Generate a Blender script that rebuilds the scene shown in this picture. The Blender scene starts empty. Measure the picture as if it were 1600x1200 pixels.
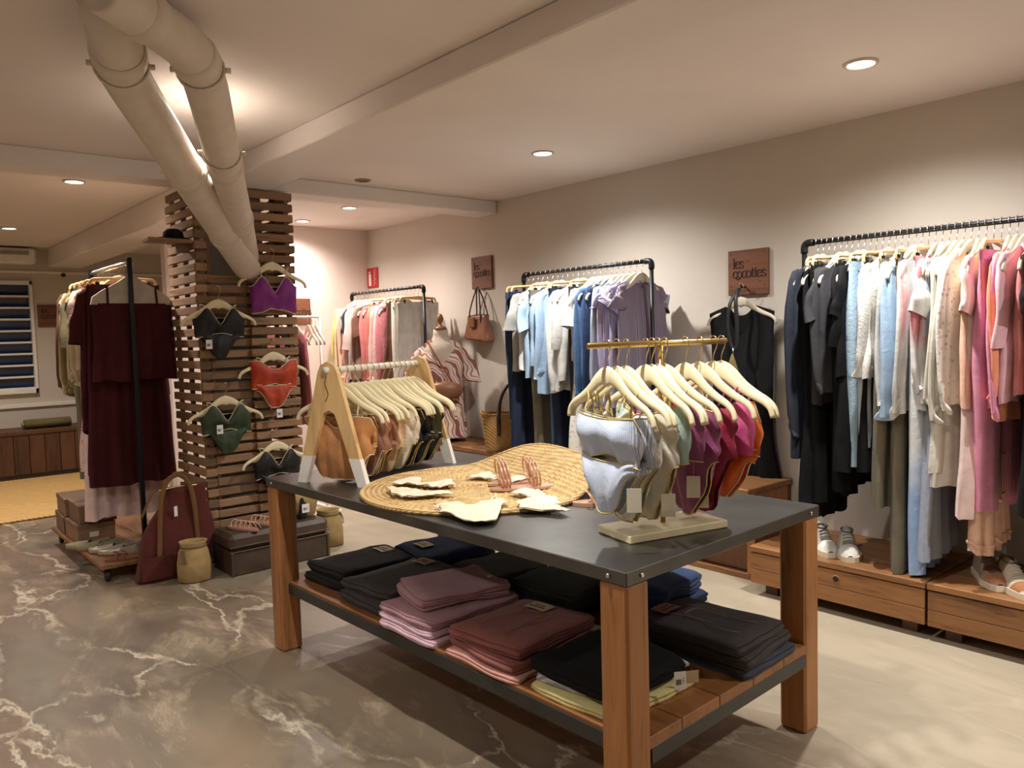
import bpy, math, random
from mathutils import Vector, Matrix, noise
pi = math.pi
D = bpy.data
SC = bpy.context.scene
COL = SC.collection
R = random.Random(7)

# ------------------------------------------------------------------ camera
F_PX, PITCH, ROLL, HEAD, CAM_H = 1219.0, 0.06406, -0.0275, 0.71255, 1.2566
fw = Vector((math.sin(HEAD)*math.cos(PITCH), math.cos(HEAD)*math.cos(PITCH), -math.sin(PITCH)))
rt = Vector((math.cos(HEAD), -math.sin(HEAD), 0))
up = rt.cross(fw)
rt2 = rt*math.cos(ROLL)+up*math.sin(ROLL)
up2 = up*math.cos(ROLL)-rt*math.sin(ROLL)
cam = D.objects.new('camera', D.cameras.new('camera'))
COL.objects.link(cam)
m = Matrix((rt2, up2, -fw)).transposed().to_4x4()
m.translation = (0, 0, CAM_H)
cam.matrix_world = m
cam.data.sensor_width = 36
cam.data.lens = F_PX/1600*36
cam.data.clip_start = .05
SC.camera = cam

# ------------------------------------------------------------------ world, exposure
w = D.worlds.new('world'); SC.world = w; w.use_nodes = True
w.node_tree.nodes['Background'].inputs[0].default_value = (.10, .19, .42, 1)
w.node_tree.nodes['Background'].inputs[1].default_value = .35
SC.view_settings.view_transform = 'Standard'
SC.view_settings.look = 'None'
SC.view_settings.gamma = 1
SC.view_settings.use_curve_mapping = False
SC.view_settings.exposure = 0.0

# ceiling lamps: place, colour, power
ZC = 2.228
LAMPS = [(2.952, 1.38, 1.0, 0), (2.952, 3.11, 1.0, 0), (2.952, -.36, 1.0, 0), (2.952, 5.21, .8, 1), (2.952, 5.98, .6, 1),
         (1.195, 3.18, .2, 0), (1.128, 1.38, .95, 0), (1.128, 5.21, .7, 2), (1.128, 7.5, .8, 2), (-.7, 1.38, .5, 0), (-.7, 3.1, .5, 0), (-.7, 5.6, .6, 2)]  # row by the left wall is unseen, added to brighten the ceiling
LAMP_COL = [(1, .962, .92), (1, .875, .81), (1, .885, .785)]
LAMP_W = 130

# ------------------------------------------------------------------ helpers
def lin(r, g, b):
    return tuple((c/255/12.92 if c/255 <= .04045 else ((c/255+.055)/1.055)**2.4) for c in (r, g, b))

class MB:
    def __init__(s): s.v = []; s.f = []
    def add(s, v, f):
        o = len(s.v); s.v += [tuple(p) for p in v]; s.f += [tuple(i+o for i in q) for q in f]; return s
    def box(s, x0, x1, y0, y1, z0, z1, c=0.0, mat=None):
        if x0 > x1: x0, x1 = x1, x0
        if y0 > y1: y0, y1 = y1, y0
        if z0 > z1: z0, z1 = z1, z0
        c = min(c, (x1-x0)*.45, (y1-y0)*.45, (z1-z0)*.45)
        if c <= 0:
            v = [(x, y, z) for x in (x0, x1) for y in (y0, y1) for z in (z0, z1)]
            f = [(0, 1, 3, 2), (4, 6, 7, 5), (0, 4, 5, 1), (2, 3, 7, 6), (0, 2, 6, 4), (1, 5, 7, 3)]
        else:
            v = []; idx = {}
            for i, x in enumerate((x0, x1)):
                for j, y in enumerate((y0, y1)):
                    for k, z in enumerate((z0, z1)):
                        sx, sy, sz = (1-2*i)*c, (1-2*j)*c, (1-2*k)*c
                        for a in range(3):
                            p = [x+sx, y+sy, z+sz]; p[a] = (x, y, z)[a]
                            idx[i, j, k, a] = len(v); v.append(tuple(p))
            f = []
            for a in range(3):
                b, d = (a+1) % 3, (a+2) % 3
                for s_ in (0, 1):
                    q = []
                    for (u, w_) in ((0, 0), (1, 0), (1, 1), (0, 1)):
                        k = [0, 0, 0]; k[a] = s_; k[b] = u; k[d] = w_; q.append(idx[(*k, a)])
                    f.append(tuple(q if s_ else q[::-1]))
                for u in (0, 1):
                    for w_ in (0, 1):
                        k0 = [0, 0, 0]; k0[b] = u; k0[d] = w_; k1 = list(k0); k1[a] = 1
                        f.append((idx[(*k0, b)], idx[(*k1, b)], idx[(*k1, d)], idx[(*k0, d)]))
            for i in (0, 1):
                for j in (0, 1):
                    for k in (0, 1): f.append(tuple(idx[i, j, k, a] for a in range(3)))
        if mat is not None: v = [tuple(mat @ Vector(p)) for p in v]
        return s.add(v, f)
    def sweep(s, path, sec, n=8, upv=(0, 0, 1), closed=False, cap=True):
        # sec: radius, (ra, rb), list of either; ra along side, rb along up
        P = [Vector(p) for p in path]; N = len(P); rings = []
        T = []
        for i in range(N):
            a = P[(i-1) % N] if (closed or i > 0) else P[i]
            b = P[(i+1) % N] if (closed or i < N-1) else P[i]
            t = b-a; T.append(t.normalized() if t.length > 1e-9 else Vector((0, 0, 1)))
        U = Vector(upv); U = U-T[0]*U.dot(T[0])
        if U.length < 1e-4: U = Vector((1, 0, 0)); U = U-T[0]*U.dot(T[0])
        U.normalize()
        v = []
        for i in range(N):
            U = U-T[i]*U.dot(T[i]); U.normalize(); W = T[i].cross(U)
            r = sec[i] if isinstance(sec, list) else sec
            ra, rb = r if isinstance(r, tuple) else (r, r)
            for k in range(n):
                a = 2*pi*k/n
                v.append(P[i]+W*(ra*math.cos(a))+U*(rb*math.sin(a)))
        f = []
        for i in range(N if closed else N-1):
            j = (i+1) % N
            for k in range(n):
                l = (k+1) % n
                f.append((i*n+k, i*n+l, j*n+l, j*n+k))
        if cap and not closed:
            f.append(tuple(range(n))[::-1]); f.append(tuple((N-1)*n+k for k in range(n)))
        return s.add(v, f)
    def lathe(s, prof, n=24, c=(0, 0, 0), sx=1, sy=1, cap=True):
        v = []; f = []
        for (r, z) in prof:
            for k in range(n):
                a = 2*pi*k/n; v.append((c[0]+r*sx*math.cos(a), c[1]+r*sy*math.sin(a), c[2]+z))
        for i in range(len(prof)-1):
            for k in range(n):
                l = (k+1) % n; f.append((i*n+k, i*n+l, (i+1)*n+l, (i+1)*n+k))
        if cap:
            f.append(tuple(range(n))[::-1]); f.append(tuple((len(prof)-1)*n+k for k in range(n)))
        return s.add(v, f)
    def grid(s, fn, nu, nv, cu=False):
        v = [tuple(fn(i/nu, j/nv)) for j in range(nv+1) for i in range(nu if cu else nu+1)]
        w_ = nu if cu else nu+1; f = []
        for j in range(nv):
            for i in range(nu):
                a = j*w_+i; b = j*w_+(i+1) % w_
                f.append((a, b, b+w_, a+w_))
        return s.add(v, f)
    def prism(s, pts, z0, z1):
        n = len(pts); v = [(x, y, z0) for x, y in pts]+[(x, y, z1) for x, y in pts]
        f = [tuple(range(n))[::-1], tuple(range(n, 2*n))]+[(i, (i+1) % n, (i+1) % n+n, i+n) for i in range(n)]
        return s.add(v, f)
    def xf(s, M): s.v = [tuple(M @ Vector(p)) for p in s.v]; return s
    def mesh(s, name, mat, smooth=True):
        me = D.meshes.new(name); me.from_pydata(s.v, [], s.f); me.update()
        if smooth:
            me.polygons.foreach_set('use_smooth', [True]*len(me.polygons))
        if mat: me.materials.append(mat)
        return me
    def build(s, name, mat, parent=None, loc=(0, 0, 0), rz=0, smooth=True, sharp=None):
        me = s.mesh(name, mat, smooth)
        if smooth and sharp: me.set_sharp_from_angle(angle=math.radians(sharp))
        return inst(name, me, parent, loc, rz)

def inst(name, me, parent=None, loc=(0, 0, 0), rz=0):
    o = D.objects.new(name, me); COL.objects.link(o); o.location = loc; o.rotation_euler = (0, 0, rz)
    if parent: o.parent = parent
    return o
def tag(o, label, cat, group=None):
    o['label'] = label; o['category'] = cat
    if group: o['group'] = group
    return o
def thing(name, label, cat, loc=(0, 0, 0), rz=0, group=None):
    o = D.objects.new(name, None); COL.objects.link(o); o.location = loc; o.rotation_euler = (0, 0, rz); o.empty_display_size = .05
    return tag(o, label, cat, group)
def struct(name, mb, mat, parent=None, smooth=False):
    o = mb.build(name, mat, parent, smooth=smooth)
    if not parent: o['kind'] = 'structure'
    return o
def copytree(o, parent=None, loc=None, rz=None):
    c = o.copy(); COL.objects.link(c); c.parent = parent
    if loc is not None: c.location = loc
    if rz is not None: c.rotation_euler = (0, 0, rz)
    for ch in list(o.children): copytree(ch, c)
    return c
def smooth01(x): x = max(0, min(1, x)); return x*x*(3-2*x)
def spline(pts, n=6, closed=False):
    P = [Vector(p) for p in pts]; N = len(P); out = []
    for i in range(N if closed else N-1):
        p1, p2 = P[i], P[(i+1) % N]
        p0 = P[i-1] if (i > 0 or closed) else p1*2-p2
        p3 = P[(i+2) % N] if (i+2 < N or closed) else p2*2-p1
        for k in range(n):
            t = k/n
            out.append(.5*((2*p1)+(p2-p0)*t+(2*p0-5*p1+4*p2-p3)*t*t+(3*p1-p0-3*p2+p3)*t**3))
    if not closed: out.append(P[-1])
    return out

# ------------------------------------------------------------------ materials
MATS = {}
def nodes(name):
    m = D.materials.new(name); m.use_nodes = True; nt = m.node_tree
    return m, nt, nt.nodes['Principled BSDF'], nt.nodes.new, nt.links.new
def ramp(nt, stops, interp='LINEAR'):
    r = nt.nodes.new('ShaderNodeValToRGB'); e = r.color_ramp.elements; r.color_ramp.interpolation = interp
    while len(e) < len(stops): e.new(.5)
    for k, (p, c) in enumerate(stops): e[k].position = p; e[k].color = (*c, 1)
    return r
def coords(nt, scale=(1, 1, 1), kind='Object', rot=(0, 0, 0)):
    t = nt.nodes.new('ShaderNodeTexCoord'); mp = nt.nodes.new('ShaderNodeMapping')
    mp.inputs['Scale'].default_value = scale; mp.inputs['Rotation'].default_value = rot
    nt.links.new(t.outputs[kind], mp.inputs[0]); return mp.outputs[0]
def noise_n(nt, vec, scale, detail=3, rough=.55, dist=0):
    n = nt.nodes.new('ShaderNodeTexNoise'); n.inputs['Scale'].default_value = scale; n.inputs['Detail'].default_value = detail
    n.inputs['Roughness'].default_value = rough; n.inputs['Distortion'].default_value = dist
    nt.links.new(vec, n.inputs['Vector']); return n.outputs['Fac']
def bump_n(nt, h, b, strength=.3, dist=.002):
    bp = nt.nodes.new('ShaderNodeBump'); bp.inputs['Strength'].default_value = strength; bp.inputs['Distance'].default_value = dist
    nt.links.new(h, bp.inputs['Height']); nt.links.new(bp.outputs[0], b.inputs['Normal'])
def scl(c, k): return tuple(min(1, x*k) for x in c)

def cloth(key, c, var=.14, rough=.85, wr=.5):
    k = 'cloth_'+key
    if k in MATS: return MATS[k]
    m, nt, b, N, L = nodes(k); vec = coords(nt)
    r = ramp(nt, [(.3, scl(c, 1-var)), (.7, scl(c, 1+var*.6))]); L(noise_n(nt, vec, 14, 4), r.inputs[0]); L(r.outputs[0], b.inputs['Base Color'])
    b.inputs['Specular IOR Level'].default_value = .5 if rough < .7 else .18; b.inputs['Roughness'].default_value = rough; b.inputs['Sheen Weight'].default_value = .1 if max(c) > .1 else 0
    h = N('ShaderNodeMath'); h.operation = 'MULTIPLY_ADD'; h.inputs[1].default_value = .35
    L(noise_n(nt, vec, 420, 2), h.inputs[0]); L(noise_n(nt, vec, 26, 3, .6, .6), h.inputs[2]); bump_n(nt, h.outputs[0], b, wr, .006)
    MATS[k] = m; return m
def patterned(key, c1, c2, kind, scale=1, rough=.85):
    k = 'pattern_'+key
    if k in MATS: return MATS[k]
    m, nt, b, N, L = nodes(k); vec = coords(nt)
    if kind == 'stripe' or kind == 'gingham':
        wv = N('ShaderNodeTexWave'); wv.wave_type = 'BANDS'; wv.bands_direction = 'X'; wv.inputs['Scale'].default_value = 26*scale; wv.inputs['Distortion'].default_value = .4; wv.inputs['Detail'].default_value = 1
        L(vec, wv.inputs[0]); fac = wv.outputs['Fac']
        if kind == 'gingham':
            w2 = N('ShaderNodeTexWave'); w2.wave_type = 'BANDS'; w2.bands_direction = 'Z'; w2.inputs['Scale'].default_value = 26*scale; L(vec, w2.inputs[0])
            a = N('ShaderNodeMath'); a.operation = 'MULTIPLY'; L(fac, a.inputs[0]); L(w2.outputs['Fac'], a.inputs[1]); fac = a.outputs[0]
        r = ramp(nt, [(.35, c1), (.6, c2)])
    elif kind == 'dots':
        vo = N('ShaderNodeTexVoronoi'); vo.inputs['Scale'].default_value = 38*scale; vo.inputs['Randomness'].default_value = .5; L(vec, vo.inputs[0]); fac = vo.outputs['Distance']
        r = ramp(nt, [(.22, c2), (.30, c1)])
    elif kind == 'swirl':
        wv = N('ShaderNodeTexWave'); wv.wave_type = 'BANDS'; wv.bands_direction = 'DIAGONAL'; wv.inputs['Scale'].default_value = 2.4*scale; wv.inputs['Distortion'].default_value = 9; wv.inputs['Detail'].default_value = 1.0; wv.inputs['Detail Scale'].default_value = 1.2
        L(vec, wv.inputs[0]); fac = wv.outputs['Fac']; r = ramp(nt, [(.0, c2), (.22, c2), (.27, c1), (.62, c1), (.68, scl(c2, 1.35)), (.85, scl(c2, 1.5)), (.9, c1)])
    elif kind == 'tie':   # dip dyed: colour by height with a ragged edge
        sp = N('ShaderNodeSeparateXYZ'); L(vec, sp.inputs[0]); a = N('ShaderNodeMath'); a.operation = 'MULTIPLY_ADD'; a.inputs[1].default_value = .35
        L(noise_n(nt, vec, 9, 4), a.inputs[0]); L(sp.outputs['Z'], a.inputs[2]); mr = N('ShaderNodeMapRange'); mr.inputs[1].default_value = scale-.16+.17; mr.inputs[2].default_value = scale+.16+.17
        L(a.outputs[0], mr.inputs[0]); fac = mr.outputs[0]; r = ramp(nt, [(.2, c2), (.8, c1)])
    elif kind == 'lace':
        vo = N('ShaderNodeTexVoronoi'); vo.inputs['Scale'].default_value = 60*scale; L(vec, vo.inputs[0]); fac = vo.outputs['Distance']; r = ramp(nt, [(.1, c2), (.35, c1)])
    L(fac, r.inputs[0]); L(r.outputs[0], b.inputs['Base Color']); b.inputs['Roughness'].default_value = rough
    h = noise_n(nt, vec, 26 if kind != 'lace' else 90, 4, .6, .6); bump_n(nt, h, b, .5, .006)
    MATS[k] = m; return m
def plain(key, c, rough=.5, metal=0, var=.06, scale=12, bump=0, bscale=60, emit=None, spec=.5, coat=0):
    if key in MATS: return MATS[key]
    m, nt, b, N, L = nodes(key); vec = coords(nt)
    r = ramp(nt, [(.3, scl(c, 1-var)), (.7, scl(c, 1+var))]); L(noise_n(nt, vec, scale, 4), r.inputs[0]); L(r.outputs[0], b.inputs['Base Color'])
    b.inputs['Roughness'].default_value = rough; b.inputs['Metallic'].default_value = metal; b.inputs['Specular IOR Level'].default_value = spec
    if coat: b.inputs['Coat Weight'].default_value = coat
    if bump: bump_n(nt, noise_n(nt, vec, bscale, 4), b, bump, .004)
    if emit: b.inputs['Emission Color'].default_value = (*emit[0], 1); b.inputs['Emission Strength'].default_value = emit[1]
    MATS[key] = m; return m
def wood(key, c, c2, axis='x', rough=.5, scale=1, var=.35, knots=True):
    if key in MATS: return MATS[key]
    m, nt, b, N, L = nodes(key)
    sc = {'x': (.9, 9, 9), 'y': (9, .9, 9), 'z': (9, 9, .9)}[axis]; vec = coords(nt, tuple(q*scale for q in sc))
    inf = N('ShaderNodeObjectInfo'); ad = N('ShaderNodeVectorMath'); ad.operation = 'MULTIPLY_ADD'; L(inf.outputs['Random'], ad.inputs[0]); ad.inputs[1].default_value = (37, 91, 53); L(vec, ad.inputs[2]); vec = ad.outputs[0]
    g = noise_n(nt, vec, 2.6, 6, .62, .9); fine = noise_n(nt, vec, 17, 3, .6, .2)
    mx = N('ShaderNodeMath'); mx.operation = 'MULTIPLY_ADD'; mx.inputs[1].default_value = .3; L(fine, mx.inputs[0]); L(g, mx.inputs[2])
    r = ramp(nt, [(.38, c2), (.6, c), (.85, scl(c, 1.25))]); L(mx.outputs[0], r.inputs[0])
    hs = N('ShaderNodeHueSaturation'); mr = N('ShaderNodeMapRange'); mr.inputs[3].default_value = 1-var; mr.inputs[4].default_value = 1+var*.6
    L(inf.outputs['Random'], mr.inputs[0]); L(mr.outputs[0], hs.inputs['Value']); L(r.outputs[0], hs.inputs['Color']); L(hs.outputs[0], b.inputs['Base Color'])
    b.inputs['Roughness'].default_value = rough; bump_n(nt, mx.outputs[0], b, .25, .003)
    MATS[key] = m; return m
def straw(key, c, c2, sx=60, sz=60):
    if key in MATS: return MATS[key]
    m, nt, b, N, L = nodes(key); vec = coords(nt)
    w1 = N('ShaderNodeTexWave'); w1.bands_direction = 'Z'; w1.inputs['Scale'].default_value = sz; w1.inputs['Distortion'].default_value = .6; L(vec, w1.inputs[0])
    w2 = N('ShaderNodeTexWave'); w2.bands_direction = 'DIAGONAL'; w2.inputs['Scale'].default_value = sx; w2.inputs['Distortion'].default_value = 1.2; L(vec, w2.inputs[0])
    a = N('ShaderNodeMath'); a.operation = 'MULTIPLY'; L(w1.outputs['Fac'], a.inputs[0]); L(w2.outputs['Fac'], a.inputs[1])
    a2 = N('ShaderNodeMath'); a2.operation = 'MULTIPLY_ADD'; a2.inputs[1].default_value = .7; L(noise_n(nt, vec, 20, 4), a2.inputs[0]); L(a.outputs[0], a2.inputs[2])
    r = ramp(nt, [(.25, c2), (.75, c), (1, scl(c, 1.2))]); L(a2.outputs[0], r.inputs[0]); L(r.outputs[0], b.inputs['Base Color']); b.inputs['Roughness'].default_value = .8
    bump_n(nt, a.outputs[0], b, .6, .004); MATS[key] = m; return m
def paint(key, c, bump=.12):
    if key in MATS: return MATS[key]
    m, nt, b, N, L = nodes(key); vec = coords(nt)
    r = ramp(nt, [(.3, scl(c, .96)), (.7, scl(c, 1.03))]); L(noise_n(nt, vec, 1.3, 5, .6, .5), r.inputs[0]); L(r.outputs[0], b.inputs['Base Color'])
    b.inputs['Roughness'].default_value = .62; bump_n(nt, noise_n(nt, vec, 9, 5, .6), b, bump, .02); MATS[key] = m; return m
def floor_mat():
    m, nt, b, N, L = nodes('stained_concrete'); vec = coords(nt, (1, .42, 1), rot=(0, 0, .75))
    def math_(op, a, c):
        n = N('ShaderNodeMath'); n.operation = op
        for k, q in enumerate((a, c)):
            if isinstance(q, (int, float)): n.inputs[k].default_value = q
            else: L(q, n.inputs[k])
        return n.outputs[0]
    def mixc(f, a, c):
        n = N('ShaderNodeMix'); n.data_type = 'RGBA'; L(f, n.inputs[0])
        for k, q in ((6, a), (7, c)):
            if isinstance(q, tuple): n.inputs[k].default_value = (*q, 1)
            else: L(q, n.inputs[k])
        return n.outputs[2]
    warp = noise_n(nt, vec, .9, 5, .55, .9)
    base = ramp(nt, [(.30, lin(118, 90, 74)), (.42, lin(134, 112, 92)), (.52, lin(122, 110, 92)), (.60, lin(150, 132, 108)), (.72, lin(170, 138, 114))]); L(warp, base.inputs[0])
    g = N('ShaderNodeTexCoord'); sp = N('ShaderNodeSeparateXYZ'); L(g.outputs['Object'], sp.inputs[0])
    mr = N('ShaderNodeMapRange'); mr.interpolation_type = 'SMOOTHSTEP'; mr.inputs[1].default_value = 1.2; mr.inputs[2].default_value = 2.5
    L(math_('ADD', sp.outputs['X'], math_('MULTIPLY', math_('SUBTRACT', warp, .5), 2.0)), mr.inputs[0])
    beige = ramp(nt, [(.3, lin(164, 153, 132)), (.6, lin(186, 174, 152)), (.8, lin(174, 161, 139))]); L(noise_n(nt, vec, 3.0, 7, .65, .8), beige.inputs[0])
    col = mixc(math_('MULTIPLY', mr.outputs[0], .9), base.outputs[0], beige.outputs[0])
    inv = math_('SUBTRACT', 1.0, mr.outputs[0]); inv2 = math_('ADD', math_('MULTIPLY', inv, .85), .15)
    # smoky dark bands
    dk = ramp(nt, [(.52, (0, 0, 0)), (.66, (1, 1, 1))]); dn = noise_n(nt, vec, 1.2, 8, .66, 1.1); L(dn, dk.inputs[0])
    col = mixc(math_('MULTIPLY', math_('MULTIPLY', dk.outputs[0], inv2), .6), col, lin(92, 74, 68))
    # pale flaky veins that follow the border of the bands
    wn = N('ShaderNodeTexNoise'); wn.inputs['Scale'].default_value = 1.6; wn.inputs['Detail'].default_value = 7; wn.inputs['Roughness'].default_value = .6; L(vec, wn.inputs['Vector'])
    wv = N('ShaderNodeVectorMath'); wv.operation = 'MULTIPLY_ADD'; L(wn.outputs['Color'], wv.inputs[0]); wv.inputs[1].default_value = (1.1, .8, 0); L(vec, wv.inputs[2])
    vo = N('ShaderNodeTexVoronoi'); vo.feature = 'DISTANCE_TO_EDGE'; vo.inputs['Scale'].default_value = 1.9; L(wv.outputs[0], vo.inputs['Vector'])
    crk = ramp(nt, [(.003, (1, 1, 1)), (.010, (.5,)*3), (.020, (0, 0, 0))]); L(vo.outputs['Distance'], crk.inputs[0])
    crd = ramp(nt, [(.012, (0, 0, 0)), (.03, (1, 1, 1)), (.10, (0, 0, 0))]); L(vo.outputs['Distance'], crd.inputs[0])
    v1 = ramp(nt, [(.500, (0, 0, 0)), (.525, (1, 1, 1)), (.54, (.6, .6, .6)), (.575, (0, 0, 0))]); L(dn, v1.inputs[0])
    br = ramp(nt, [(.44, (0, 0, 0)), (.60, (1, 1, 1))]); L(noise_n(nt, vec, 7, 6, .72, .4), br.inputs[0])
    vm = math_('MULTIPLY', math_('MULTIPLY', v1.outputs[0], br.outputs[0]), inv2)
    col = mixc(math_('MULTIPLY', vm, .5), col, lin(200, 182, 154))
    bk = ramp(nt, [(.44, (0, 0, 0)), (.56, (1, 1, 1))]); L(noise_n(nt, vec, 3.4, 6, .7, .3), bk.inputs[0])
    col = mixc(math_('MULTIPLY', math_('MULTIPLY', crd.outputs[0], inv2), .35), col, lin(84, 70, 60))
    cm = math_('MULTIPLY', math_('MULTIPLY', crk.outputs[0], bk.outputs[0]), inv2); col = mixc(math_('MULTIPLY', cm, .85), col, lin(214, 202, 178))
    # a few grey filler patches
    pt = ramp(nt, [(.715, (0, 0, 0)), (.735, (1, 1, 1))]); L(noise_n(nt, vec, 2.3, 2, .4, .3), pt.inputs[0])
    col = mixc(math_('MULTIPLY', pt.outputs[0], inv2), col, lin(188, 180, 166))
    L(col, b.inputs['Base Color'])
    rr = ramp(nt, [(.3, (.3,)*3), (.7, (.46,)*3)]); L(noise_n(nt, vec, 5, 5), rr.inputs[0]); L(rr.outputs[0], b.inputs['Roughness'])
    bump_n(nt, math_('ADD', math_('ADD', vm, cm), noise_n(nt, vec, 7, 6)), b, .2, .006)
    return m

WALL = paint('wall_paint', lin(206, 198, 186)); CEIL = paint('ceiling_paint', lin(238, 229, 224)); PINKW = paint('back_wall_paint', lin(224, 210, 202))
STEEL = plain('black_pipe', (.025, .027, .03), .42, .7); CHROME = plain('chrome_wire', (.72, .70, .66), .25, 1); GOLD = plain('brass', (.62, .44, .17), .28, 1)
BLACK = plain('black_leather', (.014, .014, .016), .45); WHITE = plain('white_paint', lin(236, 232, 222), .45); CARD = plain('tag_card', lin(228, 222, 200), .7); WCARD = plain('white_card', lin(236, 234, 230), .6)
INK = plain('print_ink', (.03, .03, .03), .7); PVC = plain('white_pvc', lin(226, 214, 200), .45, bump=.05)
CREAM = plain('cream_lacquer', lin(236, 224, 184), .42); PALEWOOD = wood('pale_hanger_wood', lin(226, 186, 130), lin(196, 150, 96), 'x', .45, var=.12); OFFW = plain('offwhite_hanger', lin(214, 206, 186), .55)
ASH = wood('ash_plywood', lin(216, 180, 124), lin(192, 150, 96), 'z', .5, .8, var=.05)
OAK = wood('table_oak', lin(166, 112, 64), lin(118, 74, 38), 'z', .5, .8, var=.08); OAKX = wood('shelf_oak', lin(150, 100, 56), lin(108, 68, 34), 'y', .5, .7, var=.1)
RECL = wood('reclaimed_pine', lin(142, 98, 58), lin(72, 44, 24), 'y', .55, 1.0, var=.22); DARKW = wood('dark_planks', lin(96, 62, 42), lin(52, 32, 22), 'z', .55, .8, var=.35)
PALLET = wood('pallet_slat', lin(146, 114, 84), lin(92, 66, 46), 'x', .72, .9, var=.4); SIGNW = wood('sign_walnut', lin(116, 72, 48), lin(78, 46, 30), 'x', .5, .6, var=.12)
TRUNK = plain('trunk_leather', lin(74, 58, 46), .5, 0, .25, 9, .3, 30); CARAMEL = plain('brown_leather', lin(128, 82, 54), .45, 0, .15, 10, .15)
TABLETOP = plain('blackened_steel', (.13, .128, .12), .36, .85, .22, 5, .06, 14); APRON = plain('steel_apron', (.075, .074, .068), .45, .7, .15, 8)

# ------------------------------------------------------------------ room shell
XW, YB, YF = 3.72, 6.28, 9.0
FLOOR = floor_mat()
struct('floor', MB().box(-2, 3.82, -1.6, 9.1, -.1, 0), FLOOR)
struct('ceiling', MB().box(-2.1, 3.82, -1.7, 9.2, ZC, ZC+.1), CEIL)
struct('wall_right', MB().box(XW, XW+.1, -1.6, YB+.1, 0, ZC), WALL)
struct('wall_back', MB().box(1.95, XW, YB, YB+.1, 0, ZC), PINKW)
WX0, WX1, WZ0, WZ1 = .55, 1.51, .80, 1.91
struct('wall_far', MB().box(-2, WX0, YF, YF+.1, 0, ZC).box(WX1, XW, YF, YF+.1, 0, ZC).box(WX0, WX1, YF, YF+.1, 0, WZ0).box(WX0, WX1, YF, YF+.1, WZ1, ZC), WALL)
struct('wall_left', MB().box(-2.1, -2, -1.6, 9.1, 0, ZC), WALL)
struct('wall_front', MB().box(-2, XW, -1.7, -1.6, 0, ZC), WALL)
struct('wall_side', MB().box(XW, XW+.1, YB+.1, 9.1, 0, ZC), WALL)
struct('trim_1', MB().box(-2, XW, 4.424, 4.64, 2.136, ZC, .006), CEIL)
struct('trim_2', MB().box(1.656, 1.96, -1.6, 4.424, 2.128, ZC, .006), CEIL)
struct('trim_3', MB().box(1.656, 1.96, 4.64, YF, 2.05, ZC, .006), CEIL)
struct('wall_column', MB().box(1.66, 2.0, 4.6, 4.8, 0, 2.136), paint('column_grey', lin(150, 146, 140)))

# louvred window in the far wall
GLASSB = plain('night_blue_glass', lin(30, 52, 86), .08, 0, .3, 3)
win = thing('window_1', 'white louvred window with dark blue glass slats', 'window', ((WX0+WX1)/2, YF, WZ0)); win['kind'] = 'structure'; del win['category']
WW = (WX1-WX0)/2; WH = WZ1-WZ0
fr = MB()
for a in (-1, 1): fr.box(a*WW-.03*(a > 0)-.0, a*WW+.03*(a < 0), -.05, .07, 0, WH, .004)
fr.box(-WW, WW, -.05, .07, 0, .05, .004).box(-WW, WW, -.05, .07, WH-.04, WH, .004).box(-.02, .02, -.04, .06, .05, WH-.04, .004)
fr.build('window_frame', WHITE, win, smooth=False)
nl = 9
for i in range(nl):
    z = .05+(WH-.09)*(i+.5)/nl
    for a in (-1, 1):
        x0, x1 = (-WW+.03, -.02) if a < 0 else (.02, WW-.03)
        M_ = Matrix.Translation((0, .02, z)) @ Matrix.Rotation(.35, 4, 'X')
        MB().box(x0, x1, -.004, .004, -.058, .058, .001, M_).build('louvre_pane', GLASSB, win, smooth=False)
        MB().box(x0, x1, -.035, .0, z-.066, z-.046, .003).build('louvre_rail', WHITE, win, smooth=False)
struct('trim_4', MB().box(.3, XW, YF-.03, YF, .66, .70, .004), WHITE)
struct('trim_5', MB().box(-2, XW, YF-.02, YF, 1.985, 2.01, .003), WHITE)

# wall bench of dark planks below the window
bn = thing('plank_bench', 'low bench of dark upright planks below the window', 'bench', (.9, 8.72, 0))
MB().box(-1.5, 1.6, -.16, .27, .43, .47, .004).build('top_board', DARKW, bn, smooth=False)
MB().box(-1.5, 1.6, -.1, .25, .0, .055, .002).build('plinth', plain('grey_plinth', lin(110, 104, 96), .6), bn, smooth=False)
for i in range(24):
    x = -1.5+i*.129; MB().box(x+.002, x+.127, -.15, -.12, .055, .43, .003).build('plank', DARKW, bn, smooth=False)
OLIVE = cloth('olive', lin(104, 98, 62))
cu = tag(MB().sweep([(-.18, 0, 0), (-.17, 0, 0), (.22, 0, 0), (.23, 0, 0)], [(.03, .03), (.085, .045), (.085, .045), (.03, .03)], 16).build('bolster_cushion', OLIVE, None, (1.50, 8.74, .515)), 'dark olive bolster cushion lying on plank bench under window', 'cushion')
MB().sweep([(-.183, 0, 0), (-.188, 0, 0)], (.055, .03), 14).build('end_panel', cloth('sand', lin(186, 160, 118)), cu)
ac = thing('air_conditioner', 'white wall air conditioner with open vent slats above window', 'air conditioner', (1.2, 8.9, 2.06))
MB().box(-.42, .33, -.12, .1, 0, .15, .02).build('casing', WHITE, ac, smooth=False)
MB().box(-.38, .27, -.124, -.1, .085, .125, .002).build('vent_recess', plain('vent_dark', (.03, .03, .03), .7), ac, smooth=False)
for z in (.09, .103, .116): MB().box(-.38, .27, -.13, -.118, z, z+.005, .001).build('vent_slat', WHITE, ac, smooth=False)
tag(MB().lathe([(.018, 0), (.02, .03), (.012, .05)], 14).xf(Matrix.Rotation(pi/2, 4, 'X')).build('wall_sensor', BLACK, None, (1.79, 8.99, 1.975)), 'small black sensor fixed high on the far wall', 'sensor')
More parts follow.
